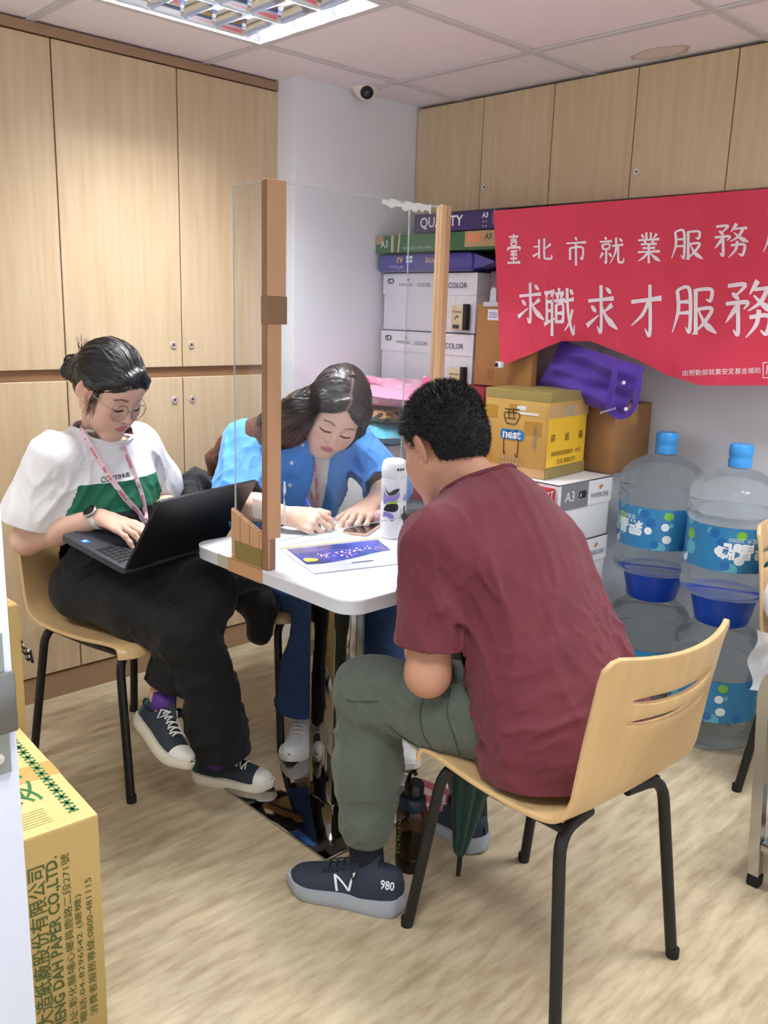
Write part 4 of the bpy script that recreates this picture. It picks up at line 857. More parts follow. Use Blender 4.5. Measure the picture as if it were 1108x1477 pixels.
# ================================================================== left foreground: door edge and cartons
dm = mat('door_white', C(205, 212, 228), .35)
DX, DY = -.565, .205
d = struct(B().box((DX-.7, DY-.042, 0.01), (DX, DY, 2.05)).bevel(.002).build('door_1', dm))
lp = B().box((DX-.0005, DY-.038, 1.022), (DX+.002, DY-.006, 1.122)).build('latch_plate', mat('latch_grey', C(150, 158, 156), .35, .7), d, smooth=0)
B().box((DX+.002, DY-.03, 1.052), (DX+.006, DY-.0005, 1.095)).bevel(.0015).build('latch_lip', mat('latch_grey2', C(120, 122, 122), .3, .8), lp)
B().lathe([(.0, 0), (.004, 0), (.0035, .0015), (0, .0018)], 14, (DX+.002, DY-.014, 1.034), Vector((0, 0, 1)).rotation_difference(Vector((1, 0, 0))).to_matrix(), cap=False).build('screw', NICKEL, lp)
B().box((DX+.0021, DY-.036, 1.06), (DX+.0026, DY-.022, 1.085)).build('keyhole', ink(40, 34, 44), lp, smooth=0)
# big paper carton with green print: local -Y turned to face +X, towards the camera
ang = math.atan2(.025, -.409)
cw, cdp, chh = .34, .43, .442
t = thing('paper_carton', 'yellow kraft paper carton with green lettering standing on the floor by the door', 'carton', (-1.365-.215, .625-.17+.012, 0), math.radians(86.5))
yk = mat('carton_top', C(210, 184, 122), .7, var=.06, vscale=5)
B().box((-cw/2, -cdp/2, .001), (cw/2, cdp/2, chh-.002)).bevel(.003).build('body', KRAFTY, t)
for s_ in (-1, 1): B().box((s_*cw/4-cw/4+.001, -cdp/2+.002, chh-.003), (s_*cw/4+cw/4-.001, cdp/2-.002, chh)).build('flap', yk, t, smooth=0)
GN = ink(44, 112, 62); GN2 = ink(72, 88, 40)
def side(s_, x, z, width=None, height=None, bold=0): letter('lettering', s_, GN2, t, (x, -cdp/2, z), (0, 0, 1), (-1, 0, 0), height, width, bold, off=.0012)
x0 = cw/2
side('正大造紙廠股份有限公司', x0-.115, .205, .36, None, .01); side('CHENG DAH PAPER CO.,LTD.', x0-.086, .205, .375, None, .02)
side('廠址:彰化縣埔心鄉員鹿路二段271號', x0-.064, .205, .37, .016); side('電話:04-8296542 (總機)', x0-.045, .165, .27, .015); side('消費者服務專線:0800-481115', x0-.026, .18, .29, .015)
strokes('lettering', [([(-cdp*0+x0-.182, .06+.022*k), (x0-.168+.004*(k % 3), .068+.022*k)], [.008, .012]) for k in range(16)], lambda u, v: (u, -cdp/2-.0012, v), GN2, t)
def top(name, pts): pass
for k in range(14):   # row of star marks along the edge of the top
    y = -cdp/2+.045+.026*k; x = x0-.03
    strokes('print', [([(x-.009, y-.009), (x+.009, y+.009)], [.005]*2), ([(x-.009, y+.009), (x+.009, y-.009)], [.005]*2), ([(x, y-.011), (x, y+.011)], [.004]*2)], lambda u, v: (u, v, chh+.0008), GN, t)
letter('lettering', '愛', GN, t, (x0-.10, -cdp/2+.15, chh), (0, 1, 0), (-1, 0, 0), .085, off=.001); letter('lettering', '來', GN, t, (x0-.10, -cdp/2+.25, chh), (0, 1, 0), (-1, 0, 0), .085, off=.001)
strokes('print', [([(x0-.125, -cdp/2+.03+.008*k), (x0-.07, -cdp/2+.03+.008*k)], [.0016]*2) for k in range(7)], lambda u, v: (u, v, chh+.0008), ink(150, 160, 92), t)
B().box((-cw/2-.001, -.03, chh-.001), (cw/2+.0005, .03, chh+.0005)).build('tape', mat('carton_tape', C(206, 172, 100), .3, alpha=.6), t, smooth=0)
carton('tall_carton', 'tall yellow kraft carton behind the lettered paper carton', 'carton', -2.02, .30, 0, .212, .378, .705, KRAFTY, tape=MATS['carton_tape'])
carton('tall_carton', 'tall yellow kraft carton under the black bag strap', 'carton', -2.26, .33, 0, .232, .402, .695, KRAFTY, tape=MATS['carton_tape'])
t = thing('hand_bag', 'black bag with a dotted strap lying on the tall kraft carton', 'bag', (-2.15, .55, .695))
pillow_mesh(.20, .22, .10, 3, n=14, wr=.006).build('bag_body', mat('bag_black', C(22, 21, 24), .5), t, smooth=60).location = (-.02, -.10, .052)
B().tube(crom([(.03, .06, .02), (.05, .12, .09), (.05, .165, .075), (.045, .172, .03), (.03, .13, .012)], 5), .009, 8).build('handle', MATS['bag_black'], t)
dots = mat('dot_fabric', C(22, 28, 34), .6); N = dots.node_tree.nodes; L = dots.node_tree.links
tc = N.new('ShaderNodeTexCoord'); mp_ = N.new('ShaderNodeMapping'); mp_.inputs['Rotation'].default_value = (0, .3, 0); mp_.inputs['Scale'].default_value = (70, 1, 70); fr_ = N.new('ShaderNodeVectorMath'); fr_.operation = 'FRACTION'; sb = N.new('ShaderNodeVectorMath'); sb.operation = 'SUBTRACT'; sb.inputs[1].default_value = (.5, .5, .5)
L.new(tc.outputs['Object'], mp_.inputs[0]); L.new(mp_.outputs[0], fr_.inputs[0]); L.new(fr_.outputs[0], sb.inputs[0])
se = N.new('ShaderNodeSeparateXYZ'); L.new(sb.outputs[0], se.inputs[0]); mxm = []
for k in (0, 2):
    a_b = N.new('ShaderNodeMath'); a_b.operation = 'ABSOLUTE'; L.new(se.outputs[k], a_b.inputs[0]); mxm.append(a_b)
m2 = N.new('ShaderNodeMath'); m2.operation = 'MAXIMUM'; L.new(mxm[0].outputs[0], m2.inputs[0]); L.new(mxm[1].outputs[0], m2.inputs[1])
l2 = N.new('ShaderNodeMath'); l2.operation = 'LESS_THAN'; l2.inputs[1].default_value = .26; L.new(m2.outputs[0], l2.inputs[0])
mx = N.new('ShaderNodeMix'); mx.data_type = 'RGBA'; mx.inputs[6].default_value = C(22, 28, 34); mx.inputs[7].default_value = C(225, 228, 232); L.new(l2.outputs[0], mx.inputs[0]); L.new(mx.outputs[2], N['Principled BSDF'].inputs['Base Color'])
p0, p1 = at(22, 926, 1, .80), at(47, 944, 1, .80)
o = B().grid(lambda u, v: (p0[0]+(p1[0]-p0[0])*u+.012*v, .80+.006*math.sin(6*u), p0[2]+(p1[2]-p0[2])*u-.03*v+.012), 8, 4).build('dotted_strap', dots, t, smooth=180, world=True)
mdf = o.modifiers.new('thick', 'SOLIDIFY'); mdf.thickness = .004
B().tube(crom([(p0[0]-.0, .798, p0[2]), (p0[0]-.06, .775, .60), (p0[0]-.02, .745, .70), (-2.13, .70, .703), (-2.14, .62, .72)], 5), .005, 6).build('strap', MATS['bag_black'], t, world=True)

# ================================================================== soft bodies: smooth unions of tapered limbs, polygonised as one surface
def vhash(ix, iy, iz):
    h = (ix.astype(np.int64)*374761393+iy.astype(np.int64)*668265263+iz.astype(np.int64)*2147483647) & 0xffffffff
    h = ((h ^ (h >> 13))*1274126177) & 0xffffffff
    return ((h ^ (h >> 16)) & 0xffff)/32768.0-1
def vnoise(p):
    i = np.floor(p).astype(np.int64); f = p-i; f = f*f*(3-2*f); r = 0
    for dx in (0, 1):
        for dy in (0, 1):
            for dz in (0, 1):
                w = (f[:, 0] if dx else 1-f[:, 0])*(f[:, 1] if dy else 1-f[:, 1])*(f[:, 2] if dz else 1-f[:, 2])
                r = r+w*vhash(i[:, 0]+dx, i[:, 1]+dy, i[:, 2]+dz)
    return r
def cone(A, ra, Bp, rb, k=.02, flat=None, neg=False): return ('c', np.array(A, float), ra, np.array(Bp, float), rb, k, flat, neg)
def ell(c, r, R=None, k=.015, neg=False): return ('e', np.array(c, float), np.array(r, float), np.eye(3) if R is None else np.array(R, float), k, None, neg)
def chain(pts, k=.02, flat=None): return [cone(a[:3], a[3], b_[:3], b_[3], k, flat) for a, b_ in zip(pts, pts[1:])]
def field(prims, h, wr=None, pad=.02):
    los, his = [], []
    for q in prims:
        if q[6] if q[0] == 'e' else q[7]: continue
        if q[0] == 'c': los.append(np.minimum(q[1]-q[2], q[3]-q[4])); his.append(np.maximum(q[1]+q[2], q[3]+q[4]))
        else: m = q[2].max(); los.append(q[1]-m); his.append(q[1]+m)
    lo, hi = np.min(los, 0)-pad, np.max(his, 0)+pad
    n = np.ceil((hi-lo)/h).astype(int)+1
    F = np.full(n, .12, np.float32); ax_ = [lo[i]+h*np.arange(n[i]) for i in range(3)]
    for q in prims:
        if q[0] == 'c': bl, bh = np.minimum(q[1]-q[2], q[3]-q[4]), np.maximum(q[1]+q[2], q[3]+q[4])
        else: m = q[2].max(); bl, bh = q[1]-m, q[1]+m
        k = q[5] if q[0] == 'c' else q[4]
        a = np.clip(np.floor((bl-k-.03-lo)/h).astype(int), 0, n-1); b_ = np.clip(np.ceil((bh+k+.03-lo)/h).astype(int)+1, 1, n)
        sl = tuple(slice(a[i], b_[i]) for i in range(3))
        X, Y, Z = np.meshgrid(*[ax_[i][sl[i]] for i in range(3)], indexing='ij', sparse=True)
        if q[0] == 'c':
            A, ra, Bp, rb, k, flat, neg = q[1:]
            wx, wy, wz = X-A[0], Y-A[1], Z-A[2]; bv = Bp-A
            if flat is not None:
                nv, kf = np.array(flat[0], float), flat[1]; nv = nv/np.linalg.norm(nv); e = 1/kf-1
                dn = wx*nv[0]+wy*nv[1]+wz*nv[2]; wx, wy, wz = wx+nv[0]*dn*e, wy+nv[1]*dn*e, wz+nv[2]*dn*e; bv = bv+nv*(bv@nv)*e
            t_ = np.clip((wx*bv[0]+wy*bv[1]+wz*bv[2])/max(bv@bv, 1e-9), 0, 1)
            dx, dy, dz = wx-t_*bv[0], wy-t_*bv[1], wz-t_*bv[2]; l = np.sqrt(dx*dx+dy*dy+dz*dz)+1e-9
            d = l-(ra+(rb-ra)*t_)
            if flat is not None: d = d/np.sqrt(1+((1/kf)**2-1)*((dx*nv[0]+dy*nv[1]+dz*nv[2])/l)**2)
        else:
            c_, r, R, k, _, neg = q[1:]
            wx, wy, wz = X-c_[0], Y-c_[1], Z-c_[2]; k0 = k1 = 0
            for i in range(3):
                v = wx*R[0][i]+wy*R[1][i]+wz*R[2][i]; k0 = k0+(v/r[i])**2; k1 = k1+(v/r[i]**2)**2
            k0 = np.sqrt(k0); k1 = np.sqrt(k1)+1e-9; d = k0*(k0-1)/k1
        f0 = F[sl]
        if neg:
            hh = np.clip(.5-.5*(f0+d)/k, 0, 1); F[sl] = f0*(1-hh)-d*hh+k*hh*(1-hh)
        else:
            hh = np.clip(.5+.5*(f0-d)/k, 0, 1); F[sl] = f0*(1-hh)+d*hh-k*hh*(1-hh)
    if wr is not None:
        idx = np.argwhere(np.abs(F) < .03)
        if len(idx): F[tuple(idx.T)] += wr(lo+idx*h).astype(np.float32)
    return F, lo
def polygonise(F, lo, h):
    Sg = F < 0; n = F.shape; cnt = np.zeros([q-1 for q in n], np.int8)
    for a in range(8): cnt += Sg[(a & 1):n[0]-1+(a & 1), (a >> 1 & 1):n[1]-1+(a >> 1 & 1), (a >> 2 & 1):n[2]-1+(a >> 2 & 1)]
    act = np.argwhere((cnt > 0) & (cnt < 8)); idx = np.full(cnt.shape, -1, np.int64); idx[tuple(act.T)] = np.arange(len(act))
    pos = np.zeros((len(act), 3)); num = np.zeros(len(act))
    cs = [np.array((a & 1, a >> 1 & 1, a >> 2 & 1)) for a in range(8)]
    val = [F[tuple((act+c_).T)].astype(float) for c_ in cs]
    for a in range(8):
        for ax_ in range(3):
            if cs[a][ax_]: continue
            b_ = a | (1 << ax_); m = (val[a] < 0) != (val[b_] < 0)
            t_ = np.where(m, val[a]/np.where(m, val[a]-val[b_], 1), 0)
            pos += m[:, None]*(cs[a]+t_[:, None]*(cs[b_]-cs[a])); num += m
    V = lo+h*(act+pos/num[:, None]); quads = []
    for ax_ in range(3):
        u, v = [i for i in range(3) if i != ax_]
        sa = [slice(1, None)]*3; sb = [slice(1, None)]*3; sa[ax_] = slice(0, -1); sb[ax_] = slice(1, None)
        s0 = Sg[tuple(sa)]; s1 = Sg[tuple(sb)]
        for flip in (0, 1):
            e = np.argwhere((s0 & ~s1) if not flip else (~s0 & s1))
            if not len(e): continue
            e = e+1; e[:, ax_] -= 1
            ok = (e[:, u] < cnt.shape[u]) & (e[:, v] < cnt.shape[v]); e = e[ok]
            def g(du, dv): q = e.copy(); q[:, u] += du; q[:, v] += dv; return idx[tuple(q.T)]
            qd = np.stack([g(-1, -1), g(0, -1), g(0, 0), g(-1, 0)], 1)
            if (ax_ == 1) != bool(flip): qd = qd[:, ::-1]
            quads.append(qd)
    Q = np.concatenate(quads); Q = Q[(Q >= 0).all(1)]
    return V, Q
def soft(prims, h, wr=None):
    F, lo = field(prims, h, wr); return polygonise(F, lo, h)
def mesh_from(V, Q, name, col=None):
    me = bpy.data.meshes.new(name); me.vertices.add(len(V)); me.vertices.foreach_set('co', np.asarray(V, np.float32).ravel())
    me.loops.add(Q.size); me.loops.foreach_set('vertex_index', Q.ravel().astype(np.int32)); me.polygons.add(len(Q))
    me.polygons.foreach_set('loop_start', np.arange(0, Q.size, 4, dtype=np.int32)); me.update(calc_edges=True); me.validate()
    if col is not None:
        a = me.color_attributes.new('Col', 'FLOAT_COLOR', 'POINT'); a.data.foreach_set('color', np.concatenate([col, np.ones((len(col), 1))], 1).astype(np.float32).ravel())
    return me
def cloth(name, prims, h, m, parent, wr=None, cuts=(), thick=.003, splits=(), matfn=None, smooth=180):
    """garment: soft surface cut open with planes (point, outward normal, reach) where the hem, cuffs and neck are"""
    V, Q = soft(prims, h, wr); me = mesh_from(V, Q, name)
    bm = bmesh.new(); bm.from_mesh(me)
    for co, no, reach in cuts:
        co_, no_ = Vector(co), Vector(no).normalized()
        fs = [f for f in bm.faces if (f.calc_center_median()-co_).length < reach]
        vs_ = {v for f in fs for v in f.verts}; es = {e for f in fs for e in f.edges}
        bmesh.ops.bisect_plane(bm, geom=list(vs_)+list(es)+fs, plane_co=co_, plane_no=no_, clear_outer=True)
    # keep the largest island only
    seen = set(); best = []
    for v in bm.verts:
        if v in seen: continue
        st = [v]; comp = []; seen.add(v)
        while st:
            q = st.pop(); comp.append(q)
            for e in q.link_edges:
                w_ = e.other_vert(q)
                if w_ not in seen: seen.add(w_); st.append(w_)
        if len(comp) > len(best): best = comp
    keep = set(best); bmesh.ops.delete(bm, geom=[v for v in bm.verts if v not in keep], context='VERTS')
    for co, no in splits: bmesh.ops.bisect_plane(bm, geom=bm.verts[:]+bm.edges[:]+bm.faces[:], plane_co=co, plane_no=no)
    if matfn:
        for f in bm.faces: f.material_index = matfn(f.calc_center_median())
    bm.to_mesh(me); bm.free()
    o = link(name, me, m, parent, smooth, world=True)
    if thick:
        md = o.modifiers.new('thick', 'SOLIDIFY'); md.thickness = thick; md.offset = -1
    return o
def folds(dirv, amp, fine, coarse, seed=0, ridged=True):
    """cloth wrinkles running along dirv"""
    d = np.array(dirv, float); d /= np.linalg.norm(d); a = np.cross(d, (0.3, .5, .8)); a /= np.linalg.norm(a); b_ = np.cross(d, a); Mx_ = np.stack([a*fine, b_*fine, d*coarse])
    def f(p):
        q = p @ Mx_.T; w_ = vnoise(p*7+seed*1.7); q = q+.35*w_[:, None]
        n1 = vnoise(q+seed); n2 = vnoise(q*1.9+seed*3+7)
        return -amp*(1.9*(1-np.abs(n1))**5+1.0*(1-np.abs(n2))**5-.55)
    return f
def addf(*fs): return lambda p: sum(f(p) for f in fs)
def near(f, c_, r):
    c_ = np.array(c_)
    def g(p): w = np.exp(-(((p-c_)**2).sum(1))/(r*r)); return f(p)*w
    return g
def unit(v): v = np.array(v, float); return v/np.linalg.norm(v)
def rotv(v, ax_, a):
    ax_ = unit(ax_); v = np.array(v, float); return v*math.cos(a)+np.cross(ax_, v)*math.sin(a)+ax_*(ax_@v)*(1-math.cos(a))
def hand(W_, F, N, left, curls, spread=.09, thumb=(.35, .75, -.35), tcurl=.35, s=1.0, k=.006):
    """wrist, finger direction, back-of-hand normal; curls = (knuckle, middle, end) bend of index..little finger"""
    W_, F = np.array(W_, float), unit(F); N = unit(np.array(N, float)-F*(np.array(N, float)@F)); Sd = np.cross(N, F)*(-1 if left else 1)
    P = [cone(W_-F*.02, .021*s, W_+F*.03*s, .023*s, .01, (N, .72))]
    for i in range(4):
        kn = W_+F*(.083-.005*abs(i-1))*s+Sd*(.0305-.0205*i)*s-N*.002*(i-1.5)**2*s
        P.append(cone(W_+F*.012*s+Sd*(.012-.009*i)*s, .0135*s, kn, .0105*s, .012, (N, .85)))
        c1, c2, c3 = curls[i]; L_ = [(.042, .026, .021), (.046, .029, .022), (.043, .027, .021), (.034, .020, .019)][i]
        d = rotv(F, N, (-1 if not left else 1)*-(1.5-i)*spread*.6); lat = np.cross(N, d)*1.0
        p = kn; r = (.0095, .0092, .0090, .0080)[i]*s
        for seg, (c_, l) in enumerate(zip((c1, c2, c3), L_)):
            d = rotv(d, lat, c_); q = p+d*l*s; P.append(cone(p, r*(1-.06*seg), q, r*(.92-.08*seg), k)); p = q
    tb_ = W_+F*.024*s+Sd*.021*s-N*.004*s; td = unit(F*thumb[0]+Sd*thumb[1]+N*thumb[2])
    p1 = tb_+td*.036*s; ax_ = np.cross(td, F); ax_ = ax_ if np.linalg.norm(ax_) > 1e-3 else Sd
    d2 = rotv(td, ax_, tcurl); p2 = p1+d2*.030*s; d3 = rotv(d2, ax_, tcurl*.8); p3 = p2+d3*.024*s
    P += [cone(tb_, .0165*s, p1, .0115*s, .014), cone(p1, .0115*s, p2, .0100*s, k), cone(p2, .0100*s, p3, .0080*s, k)]
    return P
# ---- head in its own frame: x right, y towards the face, z up, origin between the ears
def frame(c_, fwd, up, roll=0):
    f = unit(fwd); u = np.array(up, float); u = unit(u-f*(u@f)); r = np.cross(f, u)
    if roll: u = rotv(u, f, roll); r = np.cross(f, u)
    R = np.stack([r, f, u], 1); return R, np.array(c_, float)
def head_prims(male=False, w=1.0, gaze_down=True):
    j = 1.06 if male else 1.0
    P = [ell((0, -.014, .043), (.075*w, .095, .086), k=.02), ell((0, .028, -.012), (.064*w, .062, .085), k=.03), ell((0, .046, .050), (.056*w, .044, .048), k=.03)]
    for s in (-1, 1):
        P += [cone((s*.054*w*j, -.004, -.048), .020, (s*.020, .066, -.098), .018*j, .03), ell((s*.040*w, .056, -.022), (.026, .028, .024), k=.03), ell((s*.036*w, .052, -.055), (.024, .028, .026), k=.03)]
    P += [ell((0, .072, -.100), (.022*j, .018, .016), k=.022)]
    P += [ell((0, .078, -.058), (.028, .016, .022), k=.02)]
    for s in (-1, 1): P.append(ell((s*.032*w, .098, .004), (.019, .016, .011), k=.018, neg=True))
    P += [cone((0, .083, .012), .0075, (0, .100, -.027), .0085, .014), ell((0, .103, -.031), (.0098, .009, .0082), k=.008)]
    for s in (-1, 1): P += [ell((s*.0115, .093, -.034), (.0072, .009, .0062), k=.006), ell((s*.032*w, .0705, .002), (.0155, .0135, .0125), k=.004)]
    P += [ell((0, .0915, -.0595), (.019, .0075, .0048), k=.005), ell((-.007, .0925, -.058), (.009, .007, .0042), k=.004), ell((.007, .0925, -.058), (.009, .007, .0042), k=.004), ell((0, .0900, -.0682), (.0165, .0085, .0056), k=.005)]
    P += [cone((-.021, .092, -.0636), .0012, (.021, .092, -.0636), .0012, .002, neg=True)]
    for s in (-1, 1):
        R = np.array(Matrix.Rotation(math.radians(-14), 3, 'X') @ Matrix.Rotation(s*math.radians(26), 3, 'Z'))
        P += [ell((s*.0800*w, -.013, -.003), (.0065, .0190, .0325), R, .006), ell((s*.0865*w, -.008, .001), (.0045, .0105, .019), R, .003, neg=True), ell((s*.0770*w, .001, -.032), (.006, .007, .010), R, .006)]
    return P
def face_colors(V, skin, lips=(176, 92, 92), brow=(40, 30, 28), lash=(22, 18, 18), blush=.0, w=1.0, male=False):
    lc = lambda c_: np.array([lin(q) for q in c_]); col = np.tile(lc(skin), (len(V), 1))
    x, y, z = V[:, 0], V[:, 1], V[:, 2]; ax_ = np.abs(x)
    def mixc(m, c_): col[:] = col*(1-m[:, None])+lc(c_)*m[:, None]
    sm = lambda v, a, b_: np.clip((v-a)/(b_-a), 0, 1)
    fr = (y > .03)
    lp = fr*(1-sm(np.sqrt((x/.0225)**2+((z+.0635)/.0118)**2), .8, 1.05))*(y > .078); mixc(lp*.85, lips)
    mixc(fr*(1-sm(np.abs(z+.0636), .0006, .002))*(ax_ < .021)*(y > .08)*.6, (110, 48, 50))
    bz = .0235+.004*np.sin((ax_-.012)/.036*PI)-.003*(ax_ > .04); mixc(fr*(1-sm(np.abs(z-bz), .0022, .0045))*sm(ax_, .012, .018)*(1-sm(ax_, .046, .052))*(.8 if not male else .9), brow)
    lz = -.0085-.004*(1-((ax_-.032*w)/.017)**2)
    mixc(fr*(1-sm(np.abs(z-lz-.002), .0014, .0034))*(np.abs(ax_-.032*w) < .0175)*(y > .062), lash)
    mixc(fr*np.exp(-((ax_-.032*w)/.018)**2-((z-.012)/.006)**2)*.25, tuple(q*.72 for q in skin))
    mixc(fr*np.exp(-((ax_-.042)/.02)**2-((z+.028)/.018)**2)*(.22+blush), (206, 120, 112))
    mixc(fr*(np.sqrt(((ax_-.0085)/.0042)**2+((z+.0405)/.0028)**2) < 1)*(y > .088)*.7, (90, 50, 44))
    mixc((~fr)*np.exp(-((ax_-.08)/.012)**2-((z+.004)/.03)**2-((y+.01)/.025)**2)*.3, (200, 120, 105))
    return col
def join(parts):
    Vs, Qs, Cs, n = [], [], [], 0
    for V, Q, c_ in parts: Vs.append(V); Qs.append(Q+n); Cs.append(c_); n += len(V)
    return np.concatenate(Vs), np.concatenate(Qs), np.concatenate(Cs)
def skin_mat(name, rough=.5): return mat(name, (.5, .35, .28, 1), rough, attr='Col', sub=.08, spec=.35)
def make_body(parent, headf, head, skin, limbs, m, neck, **fk):
    """one continuous figure: head in frame headf, trunk and limbs in world space"""
    R, c_ = headf
    nb = R.T @ (np.array(neck, float)-c_)
    nkr = fk.pop('neck_r', .052)
    hp = head+[cone((0, -.022, -.045), nkr, nb, nkr*1.12, .03)]
    V, Q = soft(hp, .0022); col = face_colors(V, skin, **fk); V = V @ R.T+c_
    parts = [(V, Q, col)]
    for prims, h in limbs:
        v, q = soft(prims, h); parts.append((v, q, np.tile([lin(s) for s in skin], (len(v), 1))))
    V, Q, col = join(parts)
    return link('body', mesh_from(V, Q, 'body', col), m, parent, 180, world=True)
from mathutils.bvhtree import BVHTree
def strands(name, V, Q, start, flow, n, steps, step, r, m, parent, seed=0, lift=.0012, taper=True):
    """fine hair tubes combed over the hair surface; start(v)->bool picks roots, flow(p)->direction"""
    rs = random.Random(seed); bvh = BVHTree.FromPolygons([tuple(v) for v in V], [tuple(int(i) for i in q) for q in Q])
    cand = [i for i in range(len(V)) if start(V[i])]; b = B()
    if not cand: return None
    for _ in range(n):
        p = Vector(V[rs.choice(cand)])+Vector((rs.gauss(0, .002), rs.gauss(0, .002), rs.gauss(0, .002))); pts = []
        for s in range(steps):
            loc, nr, _, _ = bvh.find_nearest(p)
            if loc is None: break
            pts.append(loc+nr*(lift*(1+.8*rs.random()))); d = Vector(flow(loc)); d = d-nr*d.dot(nr)
            if d.length < 1e-5: break
            p = loc+d.normalized()*step
            if s > 3 and (p-pts[-1]).length < step*.2: break
        if len(pts) > 3: b.tube(pts, [r*(.35 if i in (0, len(pts)-1) else 1) for i in range(len(pts))], 4, caps=False)
    o = b.build(name, m, parent, smooth=180, world=True); o['kind'] = 'stuff'; return o
# ---- shoes: heel -> toe along local y
def make_shoe(parent, name, heel, toe, mats, style, side, pitch_up=(0, 0, 1), label=None, L_=.262, H0=.0):
    """mats = dict(upper, sole, lace, extra)"""
    heel, toe = Vector(heel), Vector(toe); yv = (toe-heel).normalized(); up = Vector(pitch_up); up = (up-yv*up.dot(yv)).normalized(); xv = yv.cross(up)
    Mx_ = Matrix(((xv.x, yv.x, up.x, heel.x), (xv.y, yv.y, up.y, heel.y), (xv.z, yv.z, up.z, heel.z), (0, 0, 0, 1)))
    inner = -side      # +x is right; inner side of a left shoe is +x
    st = [(-.004, .004, .050), (.0, .020, .066), (.012, .030, .078), (.04, .0345, .084), (.075, .0355, .083), (.105, .0365, .077), (.135, .040, .066), (.165, .0440, .054), (.195, .0465, .045), (.222, .0430, .039), (.243, .033, .033), (.256, .018, .024), (.262, .004, .014)]
    sc = L_/.262
    sy = np.array([s[0] for s in st]); sw = np.array([s[1] for s in st]); sh = np.array([s[2] for s in st])
    bx = lambda y: inner*.007*math.sin(max(0, y-.08)/.18*PI)*1.0
    zb = lambda y: .018+.010*max(0, (y-.20)/.06)**2+(.006 if style == 'runner' else 0)*max(0, (.09-y)/.09)
    def surf(y, a, e=0):
        w = float(np.interp(y, sy, sw))*(1.0 if style == 'runner' else .94)+e; hh = float(np.interp(y, sy, sh))+e
        c_, s_ = math.cos(a), math.sin(a); x = bx(y)+w*math.copysign(abs(c_)**.75, c_); z = zb(y)+hh*max(0, s_)**.72*(1 if True else 0)
        return Mx_ @ (Vector((x, y, z))*sc)
    ny, na = 30, 22
    b = B().grid(lambda u, v: surf(-.004+.266*v, PI*(1-u)), na, ny); o = b.build(name, mats['upper'], parent, smooth=60, world=True)
    if label: o['label'] = label
    # sole
    ths = .032 if style == 'runner' else .030
    n_ = 44; prof = []
    for k in range(n_):
        t_ = 2*PI*k/n_; y = .131-.139*math.cos(t_); w = float(np.interp(y, sy, sw)); w = max(w, .012)+.006
        prof.append((bx(y)+math.copysign(1, math.sin(t_))*w*min(1, abs(math.sin(t_))*2.6)**.6, y))
    def lev(x, y, k):
        rock = .016*max(0, (y-.20)/.068)**2+.008*max(0, (.03-y)/.04)**2
        g = {0: (1-.06, rock), 1: (1.0, rock+.005), 2: (1.03 if style == 'runner' else 1.02, ths*.6+rock*.6), 3: (1.0, ths+rock*.5+(.012 if style == 'runner' else .006)*max(0, (.10-y)/.1))}[k]
        return Mx_ @ (Vector((bx(y)+(x-bx(y))*g[0], .131+(y-.131)*(.985 if k == 0 else 1), g[1]))*sc)
    b = B(); rg = [[b.bm.verts.new(lev(x, y, k)) for x, y in prof] for k in range(4)]
    for a, c_ in zip(rg, rg[1:]):
        for k in range(n_): b.bm.faces.new((a[k], a[(k+1) % n_], c_[(k+1) % n_], c_[k]))
    b.bm.faces.new(rg[0][::-1]); b.bm.faces.new(rg[3]); b.build('sole', mats['sole'], o, smooth=50, world=True)
    # tongue, collar and laces
    B().tube([surf(y, PI/2, .003) for y in (.055, .07, .085, .105, .13)], [.018, .02, .02, .017, .012], 10, flat=.35).build('tongue', mats.get('tongue', mats['upper']), o, smooth=60, world=True)
    for i in range(5):
        y = .10+.017*i
        for (a0, a1, dy) in ((PI*.36, PI*.64, .012), (PI*.64, PI*.36, .012)):
            B().tube([surf(y+dy*t_, a0+(a1-a0)*t_, .0045+.003*math.sin(PI*t_)) for t_ in (0, .2, .4, .6, .8, 1)], .0022, 6).build('lace', mats['lace'], o, world=True)
    for s_ in (-1, 1):
        B().tube([surf(.098, PI/2-s_*.2, .005), surf(.093, PI/2-s_*.6, .014), surf(.103, PI/2-s_*.95, .010), surf(.112, PI/2-s_*.5, .007)], .0022, 6).build('lace', mats['lace'], o, world=True)
    if style == 'canvas':
        B().grid(lambda u, v: surf(.212+.050*v, PI*(1-u), .0016), na, 8).build('toe_cap', mats['extra'], o, smooth=60, world=True)
        B().grid(lambda u, v: surf(-.005+.004*math.sin(u*PI)*0+.03*v, PI*(.0+.22*u), .0016) if False else surf(-.004+.028*v, PI*(1-u)*.999, .0015), na, 4).build('heel_patch', mats.get('heel', mats['extra']), o, smooth=60, world=True)
        for s_ in (-1, 1):
            for i in range(5): B().tube([surf(.10+.017*i, PI/2-s_*.47, .001), surf(.10+.017*i, PI/2-s_*.47, .0035)], .0032, 8).build('eyelet', mats['lace'], o, world=True)
    return o, surf

